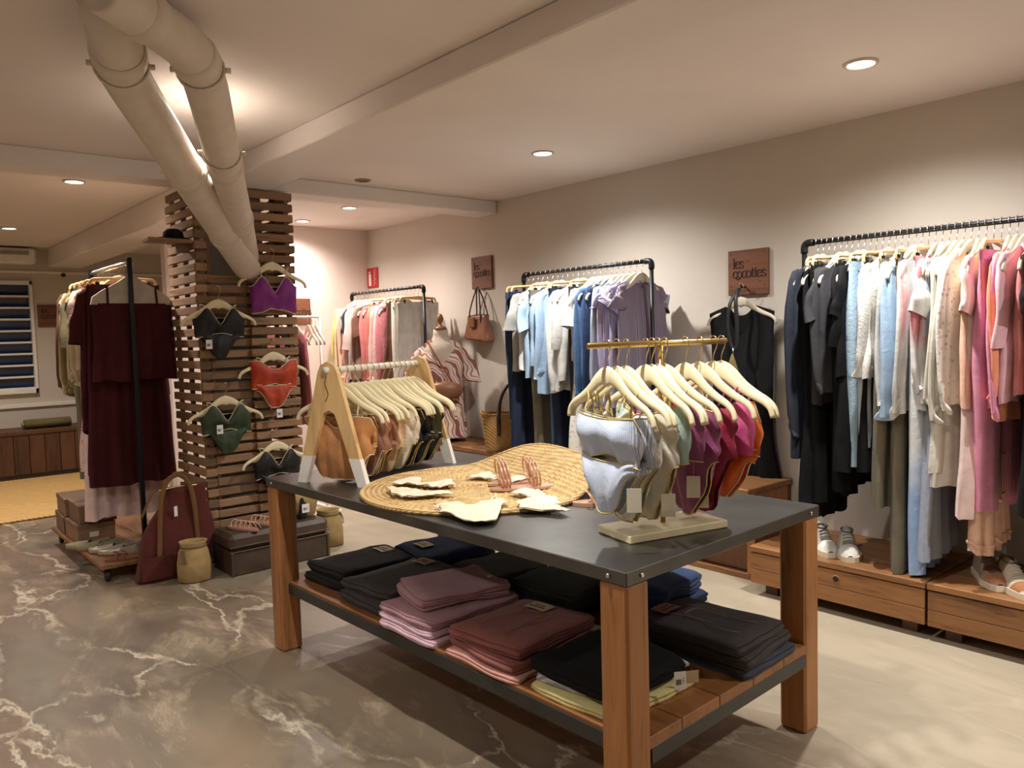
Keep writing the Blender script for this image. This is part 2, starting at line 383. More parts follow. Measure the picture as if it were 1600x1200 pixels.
JUTE = straw('jute_rug', lin(214, 176, 112), lin(160, 120, 66), 18, 9)
rg = tag(MB().box(.1, 1.9, 6.55, 8.55, .001, .014, .004).build('jute_rug', JUTE, smooth=False), 'flat golden jute rug in front of the plank bench', 'rug')
for y in (6.552, 8.548): MB().sweep([(.1, y, .01), (1.9, y, .01)], .009, 6).build('rug_hem', JUTE, rg)

# ------------------------------------------------------------------ ceiling lamps
def emitter(i, k):
    key = 'lamp_glow_%d' % k
    return plain(key, LAMP_COL[k], .5, emit=(LAMP_COL[k], 28))
for i, (x, y, pw, k) in enumerate(LAMPS):
    seen = i in (0, 1, 3, 4, 7, 8)
    nm = {0: 'lit recessed ceiling lamp above the right wall rack', 1: 'lit recessed ceiling lamp above the middle wall rack', 2: 'recessed ceiling lamp beside the right wall behind the viewer', 3: 'recessed ceiling lamp just beyond the cross beam, over third rack', 4: 'recessed ceiling lamp nearest the back wall',
          5: 'recessed ceiling lamp hidden behind the white pipes', 6: 'recessed ceiling lamp above the left side of the table', 7: 'recessed ceiling lamp above the burgundy clothes rack', 8: 'recessed ceiling lamp nearest the air conditioner',
          9: 'added unseen fill lamp near the left wall by the viewer', 10: 'added unseen fill lamp near the left wall before the beam', 11: 'added unseen fill lamp near the left wall beyond the beam'}[i]
    t = thing('ceiling_lamp', nm, 'lamp', (x, y, ZC), 0, 'recessed ceiling lamps')
    MB().lathe([(.062, 0), (.062, -.006), (.05, -.009), (.047, -.001)], 28, cap=False).build('trim_ring', plain('lamp_trim', lin(214, 200, 180), .35), t)
    MB().lathe([(.047, -.003), (.0005, -.0035)], 28, cap=False).build('lens', emitter(i, k), t)
    L_ = D.lights.new('lamp_light', 'SPOT'); L_.energy = LAMP_W*pw; L_.color = LAMP_COL[k]; L_.spot_size = math.radians(152); L_.spot_blend = 1.0; L_.shadow_soft_size = .03
    lo = D.objects.new('lamp_light', L_); COL.objects.link(lo); lo.parent = t; lo.location = (0, 0, -.02)
t = thing('unlit_lamp', 'unlit recessed lamp in the ceiling before the cross beam', 'lamp', (2.52, 4.27, ZC))
MB().lathe([(.05, 0), (.05, -.005), (.038, -.008), (.036, .0)], 24, cap=False).build('trim_ring', plain('lamp_trim_dim', lin(150, 130, 112), .4), t)
MB().lathe([(.037, -.001), (.0005, -.0015)], 24, cap=False).build('dark_lens', plain('lens_dark', (.05, .045, .04), .3), t)

# ------------------------------------------------------------------ white pipes running from ceiling to pillar
def pipe(label, pts, r, joints, clamps):
    t = thing('drain_pipe', label, 'pipe', pts[0]); o = Vector(pts[0]); P = [Vector(p)-o for p in pts]
    S_ = spline(P, 8)
    MB().sweep(S_, r, 22).build('pipe_run', PVC, t)
    for (i, s_) in joints:
        a = S_[i]; d = (S_[min(i+1, len(S_)-1)]-S_[max(i-1, 0)]).normalized()
        MB().sweep([a-d*s_, a-d*(s_-.006), a+d*(s_-.006), a+d*s_], [r, r+.006, r+.006, r], 22, cap=False).build('pipe_collar', PVC, t)
    for i in clamps:
        a = S_[i]; d = (S_[i+1]-S_[i-1]).normalized(); side = d.cross(Vector((0, 0, 1))).normalized(); n = side.cross(d)
        mb = MB(); ring = [a+side*(r+.004)*math.cos(k*pi/9)+n*(r+.004)*math.sin(k*pi/9) for k in range(18)]
        mb.sweep(ring, (.004, .011), 6, upv=d, closed=True)
        for s_ in (-1, 1): mb.sweep([a+side*s_*(r+.002), a+side*s_*(r+.022)], .009, 8)
        mb.build('pipe_clamp', PVC, t)
pipe('fat white drain pipe dropping straight from ceiling, left of the pair', [(.640, 2.43, 2.222), (.655, 2.465, 2.175), (.69, 2.55, 2.13), (.761, 2.716, 2.10), (1.01, 3.11, 1.997), (1.508, 3.898, 1.792), (1.80, 4.36, 1.672)], .074, [(4, .03), (17, .03), (34, .035), (40, .03)], [21, 34])
pipe('white drain pipe with a wide elbow, right of the pair', [(.54, 2.16, 2.15), (.672, 2.276, 2.15), (.77, 2.35, 2.14), (.86, 2.42, 2.12), (.95, 2.56, 2.08), (1.139, 2.96, 2.005), (1.559, 3.844, 1.835), (1.80, 4.36, 1.735)], .067, [(9, .03), (26, .03), (42, .03), (47, .03)], [29, 41])

# ------------------------------------------------------------------ pillar clad in pallet slats
pl = thing('pallet_pillar', 'square pillar clad in reclaimed pallet slats under the white pipes', 'pillar', (1.80, 4.6, 0))
def relp(mb, name, mat, **k): mb.xf(Matrix.Translation((-1.80, -4.6, 0))); return mb.build(name, mat, pl, smooth=False, **k)
SH, PT = .043, .0603
def slatmesh(l): return MB().box(-l/2, l/2, -.009, .009, -SH/2, SH/2, .003).mesh('slat', PALLET, False)
mL, mR, mM, mS, mS2 = slatmesh(.44), slatmesh(.285), slatmesh(.235), slatmesh(.062), slatmesh(.44)
for i in range(35):
    z = .045+i*PT
    def put(me, x, y, rz):
        s_ = inst('slat', me, pl, (x-1.80+R.uniform(-.004, .004), y-4.6+R.uniform(-.003, .003), z+R.uniform(-.003, .003)), rz+R.uniform(-.008, .008)); s_.rotation_euler[0 if rz == 0 else 0] = R.uniform(-.04, .04)
    put(mL, 1.523, 4.61, pi/2); put(mS2, 2.095, 4.61, pi/2)
    put(mR, 1.950, 4.372, 0); put(mS, 1.552, 4.392, 0)
    if z < 1.66: put(mM, 1.70, 4.397, 0)
for (x, y) in ((1.545, 4.42), (1.545, 4.61), (1.545, 4.80), (2.073, 4.42), (2.073, 4.61), (2.073, 4.80), (1.83, 4.425), (2.06, 4.40), (1.60, 4.425)):
    relp(MB().box(x-.011, x+.011, y-.014, y+.014, .01, 2.12, .002), 'stringer', PALLET)
sh = tag(MB().box(1.285, 1.515, 4.39, 4.50, 1.80, 1.822, .003).build('pillar_shelf', PALLET, smooth=False), 'short slat shelf sticking out of the pallet pillar', 'shelf')
MB().box(1.44, 1.51, 4.43, 4.45, 1.75, 1.80, .002).build('bracket', PALLET, sh, smooth=False)
cp = MB().lathe([(.001, .055), (.03, .052), (.05, .035), (.056, .0)], 20, cap=False).build('knit_cap', cloth('black', (.008, .008, .009)), None, (1.43, 4.445, 1.824))
tag(cp, 'black cap resting on the pillar shelf', 'cap'); MB().lathe([(.05, 0), (.085, .001), (.085, .004), (.05, .006)], 20, sx=1, sy=.8, cap=False).build('brim', MATS['cloth_black'], cp)

# ------------------------------------------------------------------ wall signs with carved lettering
def stroke_text(mb, strokes, ox, oz, s, y):
    for st in strokes:
        P = [Vector((a, 0, b)) for a, b in st]; P = spline(P, 5) if len(P) > 2 else P
        v = []; n = len(P)
        for i in range(n):
            t_ = (P[min(i+1, n-1)]-P[max(i-1, 0)]).normalized(); nn = Vector((-t_.z, 0, t_.x)); wd = .025+.055*abs(t_.z)
            for q in (-1, 1): p = P[i]+nn*q*wd; v += [(ox+p.x*s, y, oz+p.z*s), (ox+p.x*s, y+.003, oz+p.z*s)]
        f = []
        for i in range(n-1):
            a = i*4; f += [(a, a+2, a+6, a+4), (a, a+4, a+5, a+1), (a+2, a+3, a+7, a+6)]
        mb.add(v, f)
GL = {'l': ([[(.2, 1.5), (.2, 0)], [(.02, 1.47), (.2, 1.5)], [(0, .02), (.4, .02)]], .42),
      'e': ([[(.06, .55), (.74, .55)], [(.74, .55), (.66, .9), (.4, 1.0), (.14, .85), (.04, .5), (.14, .15), (.42, 0), (.74, .2)]], .84),
      's': ([[(.6, .8), (.5, .97), (.3, 1.0), (.1, .85), (.14, .62), (.36, .5), (.58, .36), (.6, .14), (.36, 0), (.14, .04), (.04, .22)]], .72),
      'c': ([[(.7, .78), (.6, .96), (.4, 1.0), (.14, .85), (.04, .5), (.14, .15), (.42, 0), (.72, .2)]], .78),
      'o': ([[(.42, 1.0), (.14, .85), (.04, .5), (.14, .15), (.42, 0), (.7, .15), (.8, .5), (.7, .85), (.42, 1.0)]], .92),
      't': ([[(.24, 1.35), (.24, .25), (.32, .04), (.56, .1)], [(.02, .98), (.54, .98)]], .56)}
def sign(name, label, loc, rz, w_=.24):
    t = thing(name, label, 'sign', loc, rz)      # front faces local -y
    MB().box(-w_/2, w_/2, -.02, 0, -w_/2, w_/2, .002).build('board', SIGNW, t, smooth=False)
    mb = MB()
    for word, oz, s in (('les', .024, .036), ('cocottes', -.028, .036)):
        x = -w_*.37
        for i, ch in enumerate(word):
            g, adv = GL[ch]; stroke_text(mb, g, x, oz, s, -.0225); x += adv*s*.9
    stroke_text(mb, [[(0, .1), (.2, -.28), (.5, -.28), (.9, .04)]], -w_*.37+.018, -.026, .034, -.0225)
    mb.build('lettering', plain('burnt_letters', lin(44, 24, 16), .7), t, smooth=False)
    bm_ = MB()
    for (a, b) in ((-.42, .42), (.42, .42), (-.42, -.3), (.42, -.3), (0, .24), (.3, -.22)): bm_.lathe([(.003, 0), (.003, .002)], 8, (a*w_, 0, 0)).v
    nm = MB()
    for (a, b) in ((-.42, .42), (.42, .42), (-.42, -.3), (.42, -.3), (0, .24), (.3, -.22)):
        nm.box(a*w_-.003, a*w_+.003, -.0215, -.019, b*w_-.003, b*w_+.003)
    nm.build('nail_holes', INK, t, smooth=False)
sign('wooden_sign', 'square walnut sign above the wall dress, beside the right rack', (3.72, 2.337, 1.551), pi/2*3)
sign('wooden_sign', 'square walnut sign above the brown leather handbag', (3.72, 4.60, 1.722), pi/2*3)
sign('wooden_sign', 'small walnut sign on the far wall left of the burgundy rack', (1.655, 9.0, 1.566), 0, .22)
sign('wooden_sign', 'walnut sign on the back wall half hidden by the pallet pillar', (3.02, 6.28, 1.50), 0, .22)

# red fire extinguisher sign
fs = thing('fire_sign', 'red fire extinguisher sign on the wall near the corner', 'sign', (3.715, 6.185, 1.797), -pi/2)
MB().box(-.09, .09, -.004, 0, -.09, .09, .001).build('plate', plain('sign_red', lin(190, 40, 46), .4), fs, smooth=False)
g = MB().box(-.062, -.022, -.006, -.004, -.07, .035).box(-.05, -.034, -.006, -.004, .035, .055).box(-.066, -.024, -.006, -.004, .05, .058)
for z in (-.045, .0, .045): g.sweep(spline([(.02, -.005, z-.03), (.045, -.005, z-.012), (.04, -.005, z+.01), (.065, -.005, z+.03)], 4), (.008, .001), 6)
g.build('pictogram', WHITE, fs, smooth=False)

# ------------------------------------------------------------------ pipe racks along the right wall
def pipe_rack(label, y0, y1, zb, x=3.40, zt=1.635):
    t = thing('pipe_rack', label, 'clothes rack', (x, (y0+y1)/2, zb)); l = (y1-y0)/2; h = zt-zb
    MB().sweep([(0, -l+.03, h), (0, l-.03, h)], .0115, 14).build('rail', STEEL, t)
    for s_ in (-1, 1):
        MB().sweep([(0, s_*l, .012), (0, s_*l, h-.03)], .0115, 14).build('post', STEEL, t)
        MB().sweep(spline([(0, s_*l, h-.045), (0, s_*l, h-.02), (0, s_*(l-.006), h-.006), (0, s_*(l-.02), h), (0, s_*(l-.045), h)], 4), .0165, 14).build('elbow', STEEL, t)
        MB().lathe([(.04, 0), (.04, .006), (.02, .01), (.018, .03)], 18, (0, s_*l, 0)).build('floor_flange', STEEL, t)
    return t
pipe_rack('black pipe rack at the right wall holding white and pink clothes', .02, 1.85, .23)
pipe_rack('black pipe rack at the middle of the wall holding blue and white clothes', 2.742, 3.79, .47)
pipe_rack('black pipe rack by the back corner holding pink and cream clothes', 4.93, 6.02, .47)

# ------------------------------------------------------------------ hanger prototypes (origin on the rail)
def hook_pts(dz=0): return spline([(0, 0, -.075+dz), (.001, 0, -.045), (.006, 0, -.030), (.0155, 0, -.012), (.0155, 0, .004), (.008, 0, .014), (-.004, 0, .0148), (-.0145, 0, .006), (-.0155, 0, -.006)], 3)
def arm_pts(hw):
    k = hw/.205
    half = [(0, 0, -.082), (.022*k, 0, -.083), (.05*k, 0, -.095), (.09*k, 0, -.122), (.135*k, 0, -.144), (.175*k, 0, -.160), (.198*k, 0, -.178), (.207*k, 0, -.202)]
    pts = [(-a, b, c) for a, b, c in half[:0:-1]]+half
    return spline(pts, 3)
def arm_sec(n):
    out = []
    for i in range(n):
        u = abs(2*i/(n-1)-1); out.append((.0060, .021*(1-u)**2.4+.0085))
    return out
def proto_hanger(name, mat, hookmat, hw=.205, clips=False, thick=1):
    me = {}
    P = arm_pts(hw); sec = [(a*thick, b) for a, b in arm_sec(len(P))]
    me['body'] = MB().sweep(P, sec, 10).mesh('hanger_body', mat)
    me['hook'] = MB().sweep(hook_pts(), .0016, 6).mesh('hanger_hook', hookmat)
    if clips:
        mb = MB()
        for s_ in (-1, 1): mb.box(s_*.118-.009, s_*.118+.009, -.008, .008, -.175, -.148, .003).sweep([(s_*.118, 0, -.15), (s_*.118, 0, -.135)], .0015, 5)
        me['clip'] = mb.mesh('hanger_clip', hookmat)
    return me
def proto_bar(mat):
    me = {}
    P = spline([(-.172, 0, -.122), (-.172, 0, -.104), (-.162, 0, -.088), (-.14, 0, -.083), (-.05, 0, -.078), (0, 0, -.074), (.05, 0, -.078), (.14, 0, -.083), (.162, 0, -.088), (.172, 0, -.104), (.172, 0, -.122)], 3)
    me['body'] = MB().sweep(P, (.0055, .0075), 8, upv=(0, 0, 1)).mesh('hanger_body', mat)
    me['hook'] = MB().sweep(hook_pts(), .0016, 6).mesh('hanger_hook', CHROME)
    mb = MB()
    for s_ in (-1, 1): mb.box(s_*.135-.011, s_*.135+.011, -.009, .009, -.13, -.10, .003).sweep([(s_*.135, 0, -.10), (s_*.135, 0, -.083)], .0015, 5)
    me['clip'] = mb.mesh('hanger_clip', plain('clip_dark', (.05, .05, .05), .35, .6))
    return me
H_CREAM = proto_hanger('cream', CREAM, GOLD, .205)
H_OFFW = proto_hanger('offwhite', OFFW, CHROME, .205, thick=1.25)
H_PALE = proto_hanger('pale', PALEWOOD, CHROME, .205)
H_BAR = proto_bar(PALEWOOD)
def hanger(proto, label, loc, rz, group):
    o = thing('clothes_hanger', label, 'hanger', loc, rz, group)
    for k, nm in (('body', 'hanger_body'), ('hook', 'hanger_hook'), ('clip', 'hanger_clip')):
        if k in proto: inst(nm, proto[k], o)
    return o

# ------------------------------------------------------------------ garments (origin on the rail, x across the hanger, front = local -y)
def shell(mb, W, top, bot, Dp, nu=22, nv=18, folds=3, amp=.01, seed=0, side_amp=0, hem=0):
    ph = seed*1.7; ring = 2*nu
    def fn(k, j):
        t_ = j
        if k < nu: u = -1+2*k/nu; s_ = -1
        else: u = 1-2*(k-nu)/nu; s_ = 1
        e = (max(0, 1-u**4))**.5
        zt = top(u, s_); zb = bot(u); z = zt+(zb-zt)*t_
        wv = amp*(t_**.7)*(math.sin(folds*pi*u+ph+.9*math.sin(2.2*t_+ph))+.55*math.sin(folds*2.3*pi*u+ph*2.1+t_*1.5))
        y = s_*Dp(t_)*e+wv*(.35+.65*e)+noise.noise((u*2.2+ph, t_*3.1, ph))*amp*.8
        x = u*W(t_)*(1+.04*noise.noise((t_*2.6+ph, ph, u*.5)))+noise.noise((ph, t_*4, u*3))*amp*.5
        if hem: z += hem*t_*noise.noise((u*3.3+ph, s_*.7, ph))
        return (x, y, z)
    v = [fn(k, j/nv) for j in range(nv+1) for k in range(ring)]
    f = [(j*ring+k, j*ring+(k+1) % ring, (j+1)*ring+(k+1) % ring, (j+1)*ring+k) for j in range(nv) for k in range(ring)]
    mb.add(v, f); return fn, nu
def lerp(a, b, t): return a+(b-a)*t
def pw(pts):
    def f(t):
        for (a, x), (b, y) in zip(pts, pts[1:]):
            if t <= b: return lerp(x, y, smooth01((t-a)/(b-a)))
        return pts[-1][1]
    return f
def sleeve_mb(s_, L, w0, w1, seed, x0=.2, z0=-.155, lean=.02, cuff=0, head=True):
    n = 13; P = []; S_ = []
    if head:    # rounded sleeve head growing out of the shoulder seam
        P += [(s_*(x0-.075), .004, z0+.016), (s_*(x0-.052), .004, z0+.010), (s_*(x0-.03), .004, z0-.004)]; S_ += [(.006, .006), (.011, .02), (.014, .034)]
    for i in range(n+1):
        t = i/n; q = (.035 if head else -.03)+(L-(.035 if head else -.03))*t
        P.append((s_*(x0-.016+lean*math.sin(t*1.6)+.012*math.sin(t*5+seed)*t), .010*math.sin(t*4+seed*1.3)+.004, z0-q))
        w_ = lerp(w0, w1, t)*(1+.10*math.sin(t*9+seed))*(.82+.18*smooth01(t*5) if head else 1)
        if cuff and t > .88: w_ = w1*.8
        S_.append((max(.010, w_*.30), w_))
    # section: ra across the thickness, rb along the hanger
    return MB().sweep(P, S_, 12, upv=(1, 0, 0.35), cap=False)
SEED = [0]
def place(o, loc, rz, label, cat, group):
    o.location = loc; o.rotation_euler = (0, 0, rz); tag(o, label, cat, group); return o
def top_garment(name, mat, L=.62, sleeves='long', Wb=.21, Wh=.22, dp=.02, neck=.05, collar=False, folds=2.5, amp=.014, cuffmat=None, slope=.055, waist=None, sw=.062, buttons=False, sl=None, hem=.02, tiers=0):
    SEED[0] += 1; sd = SEED[0]
    un = .34; zn, zs = -.098, -.098-slope
    def top(u, s_):
        a = abs(u)
        if a < un: return zn-(neck if s_ < 0 else neck*.35)*(1-(a/un)**2)**.7
        return lerp(zn, zs, (a-un)/(1-un))
    W = pw([(0, .2), (.12, Wb), (.45, waist or Wb), (1, Wh)])
    mb = MB(); fn, nu = shell(mb, W, top, lambda u: -.10-L, lambda t: .006+dp*smooth01(t*4), 24, 20, folds, amp, sd, hem=hem)
    o = mb.build(name, mat)
    if sleeves:
        Ls = sl or {'long': .56, 'short': .2, 'cap': .1, 'elbow': .32}[sleeves]; w1 = {'long': sw*.62, 'short': sw*1.15, 'cap': sw, 'elbow': sw*.95}[sleeves]
        for s_ in (-1, 1):
            sv = sleeve_mb(s_, Ls, sw*.75, w1, sd+s_, z0=zs, cuff=sleeves == 'long').build('sleeve', mat, o)
            if sleeves == 'long': sleeve_mb(s_, .03, w1*.86, w1*.86, sd, z0=zs-Ls+.02, head=False).build('cuff', cuffmat or mat, sv)
    if collar:
        P = [(.2*un*math.cos(a)*1.05, -.012+.018*math.sin(a), zn-.012*(1-math.sin(a))-neck*.5*max(0, -math.sin(a))) for a in [2*pi*k/18 for k in range(18)]]
        MB().sweep(P, (.004, .017), 6, closed=True).build('collar', mat, o)
    if buttons:
        b = MB()
        for i in range(5): q = fn(nu//2, .12+.17*i); b.lathe([(.005, 0), (.005, .003)], 8, (0, 0, 0)).v
        bb = MB()
        for i in range(5):
            q = fn(nu//2, .12+.17*i); k0 = len(bb.v); bb.lathe([(.005, -.002), (.005, .002)], 8)
            bb.v[k0:] = [(a+q[0], c+q[1]-.003, bz+q[2]) for a, bz, c in bb.v[k0:]]
        bb.build('buttons', plain('shell_button', lin(220, 214, 200), .3), o)
    if tiers:
        for i in range(tiers):
            t = .45+.5*(i+1)/(tiers+.2); k = W(t)*1.04
            MB().sweep([fn(kk, t) for kk in range(2*nu)], (.004, .006), 5, closed=True).build('seam', mat, o)
    return o
def trouser_garment(name, mat, L=1.0, Wt=.185, flare=.0, dp=.02, amp=.007, hem=.008, z0=-.118, band=None, gap=True):
    SEED[0] += 1; sd = SEED[0]; mb = MB()
    for s_ in (-1, 1):
        m2 = MB()
        W = pw([(0, Wt/2), (.3, Wt/2+.008), (1, Wt/2*.86+flare)])
        shell(m2, W, lambda u, q: z0, lambda u: z0-L, lambda t: .008+dp*smooth01(t*3), 12, 20, 1.4, amp, sd+s_*.37, hem=hem)
        m2.xf(Matrix.Translation((s_*Wt/2, 0, 0))); mb.add(m2.v, m2.f)
    o = mb.build(name, mat)
    wb = MB(); shell(wb, lambda t: Wt+.002, lambda u, q: z0+.004, lambda u: z0-.034, lambda t: .0125, 16, 2, 1, .001, sd); wb.build('waistband', band or mat, o)
    return o
def skirt_garment(name, mat, L=.7, Wt=.17, Wh=.24, dp=.03, folds=5, amp=.014, z0=-.118, hem=.02, tiers=0):
    SEED[0] += 1; sd = SEED[0]; mb = MB()
    fn, nu = shell(mb, pw([(0, Wt), (1, Wh)]), lambda u, q: z0, lambda u: z0-L, lambda t: .006+dp*t, 30, 18, folds, amp, sd, hem=hem); o = mb.build(name, mat)
    wb = MB(); shell(wb, lambda t: Wt+.002, lambda u, q: z0+.004, lambda u: z0-.03, lambda t: .010, 16, 2, 1, .001, sd); wb.build('waistband', mat, o)
    for i in range(tiers):
        t = .55+.42*(i+1)/tiers; MB().sweep([fn(kk, min(1, t)) for kk in range(2*nu)], (.006, .009), 5, closed=True).build('ruffle', mat, o)
    return o
def strap_dress(name, mat, L=1.0, Wb=.16, Wh=.22, folds=3.5, amp=.012, strapmat=None, zt=-.26, dp=.03, neck=.03):
    SEED[0] += 1; sd = SEED[0]; mb = MB()
    shell(mb, pw([(0, Wb), (.3, Wb*1.0), (1, Wh)]), lambda u, s_: zt-(neck*(1-u*u) if s_ < 0 else .02), lambda u: -.10-L, lambda t: .012+dp*smooth01(t*2), 26, 20, folds, amp, sd, hem=.02); o = mb.build(name, mat)
    for s_ in (-1, 1):
        x = s_*Wb*.62; MB().sweep(spline([(x, -.02, zt-.015), (x*.98, -.012, -.145), (x*.98, 0, -.118), (x*.98, .012, -.145), (x, .02, zt-.02)], 3), (.006, .0015), 6, upv=(0, 1, 0)).build('strap', strapmat or mat, o)
    return o

# colours
def C(key, r, g, b, **k): return cloth(key, lin(r, g, b), **k)
c_white = C('white', 224, 225, 222); c_ivory = C('ivory', 230, 227, 214); c_cream = C('cream', 228, 214, 178); c_black = MATS['cloth_black']; c_navy = C('navy', 40, 48, 70); c_ink = C('ink', 46, 50, 60)
c_char = C('charcoal', 62, 62, 66); c_lgrey = C('light_grey', 176, 174, 170); c_olive = C('olive_grey', 118, 112, 94); c_sky = C('sky_blue', 170, 198, 226); c_pink = C('pink', 226, 150, 178); c_lpink = C('light_pink', 236, 190, 202); c_peach = C('peach', 240, 196, 170)
c_coral = C('coral', 248, 160, 130); c_rose = C('rose', 206, 130, 128); c_salmon = C('salmon', 214, 140, 116); c_lav = C('lavender', 182, 178, 212); c_denim = C('denim', 78, 112, 156); c_dden = C('dark_denim', 52, 70, 104); c_pden = C('pale_denim', 196, 206, 210)
c_fden = patterned('faded_denim', lin(164, 190, 208), lin(112, 146, 176), 'lace', .3); c_text = patterned('cheesecloth', lin(240, 240, 236), lin(214, 212, 206), 'lace', 1.2); c_lace = patterned('white_lace', lin(240, 238, 230), lin(190, 186, 176), 'lace', .7)
c_tiep = patterned('pink_dip', lin(240, 128, 140), lin(238, 238, 240), 'tie', -.42); c_tieb = patterned('blue_dip', lin(226, 230, 230), lin(150, 178, 216), 'tie', -.98); c_ging = patterned('grey_gingham', lin(140, 148, 164), lin(176, 182, 192), 'gingham', 3.2)
c_lst = patterned('lilac_stripe', lin(196, 190, 216), lin(150, 140, 176), 'stripe', 1.3); c_mauvest = patterned('mauve_stripe', lin(150, 140, 158), lin(112, 100, 122), 'stripe', 1.1); c_bst = patterned('blue_stripe', lin(232, 236, 242), lin(160, 180, 214), 'stripe', 2.4)
c_pst = patterned('pink_stripe', lin(222, 150, 158), lin(188, 104, 116), 'stripe', 2.0); c_dots = patterned('pink_dots', lin(232, 206, 198), lin(206, 130, 120), 'dots', 1.4); c_print = patterned('swirl_print', lin(226, 208, 196), lin(142, 92, 82), 'swirl', 1.9)
c_burg = C('burgundy', 74, 30, 34); c_burg2 = C('burgundy_red', 88, 34, 36); c_khaki = C('khaki', 168, 150, 104); c_beige = C('beige', 206, 184, 144); c_sand = C('sand_linen', 216, 200, 166); c_taupe = C('taupe', 150, 124, 110); c_tan = C('tan', 186, 126, 74); c_blush = C('blush', 234, 206, 200); c_yel = C('butter', 232, 214, 130); c_brown = C('brown', 112, 78, 64); c_sage = C('sage', 134, 126, 98)

def make(spec):
    k = spec[0]; m_ = spec[2]; o_ = dict(spec[3]) if len(spec) > 3 else {}
    return {'shirt': lambda: top_garment('shirt', m_, **{**dict(collar=True, buttons=True), **o_}), 'blouse': lambda: top_garment('blouse', m_, **{**dict(amp=.013, folds=3.5), **o_}), 'tee': lambda: top_garment('tee_shirt', m_, **{**dict(sleeves='short', L=.6), **o_}),
            'jacket': lambda: top_garment('jacket', m_, **{**dict(collar=True, dp=.024), **o_}), 'dress': lambda: top_garment('dress', m_, **{**dict(L=1.0, sleeves='short', Wh=.24, folds=4, amp=.014, waist=.19), **o_}), 'vest': lambda: top_garment('camisole', m_, **{**dict(sleeves=None, neck=.09, L=.55), **o_}),
            'jumpsuit': lambda: trouser_garment('wide_trousers', m_, **{**dict(L=1.2, flare=.03, amp=.012), **o_}), 'trousers': lambda: trouser_garment('trousers', m_, **o_), 'jeans': lambda: trouser_garment('jeans', m_, **{**dict(L=.9), **o_}),
            'skirt': lambda: skirt_garment('skirt', m_, **o_), 'strapdress': lambda: strap_dress('strap_dress', m_, **o_)}[k]()
KINDN = {'jumpsuit': 'wide trousers', 'strapdress': 'strappy dress', 'vest': 'sleeveless top', 'tee': 'tee shirt'}
CATN = {'jumpsuit': 'trousers', 'strapdress': 'dress', 'vest': 'camisole', 'tee': 'shirt', 'jeans': 'trousers'}
def hang_row(specs, x, z, rackname, group, first, last, hang_label, rz0=0, jit=.13, top_hanger=H_OFFW):
    names = [s[1]+' '+KINDN.get(s[0], s[0]) for s in specs]
    for i, s in enumerate(specs):
        y = s[4] if len(s) > 4 else None
        rz = rz0+R.uniform(-jit, jit)
        pre = names[i-1] if i else None; nxt = names[i+1] if i < len(specs)-1 else None
        if pre is None: lab = '%s at the %s of the %s' % (names[i], first, rackname)
        elif nxt is None: lab = '%s at the %s of the %s' % (names[i], last, rackname)
        else: lab = '%s between %s and %s on %s' % (names[i], pre, nxt, rackname)
        if len(lab.split()) > 16: lab = '%s right after %s on %s' % (names[i], pre, rackname)
        o = make(s); place(o, (x, y, z), rz, lab, CATN.get(s[0], s[0]), group)
        pr = H_BAR if s[0] in ('trousers', 'jeans', 'jumpsuit', 'skirt') else top_hanger
        hanger(pr, ('wooden clip hanger' if pr is H_BAR else hang_label)+' carrying the '+names[i]+' on '+rackname, (x, y, z), rz, group.replace('clothes', 'hangers'))
def spread(specs, y0, y1):
    n = len(specs); return [(*(s if len(s) > 3 else (*s, {})), lerp(y0, y1, (i+.5)/n)) for i, s in enumerate(specs)]

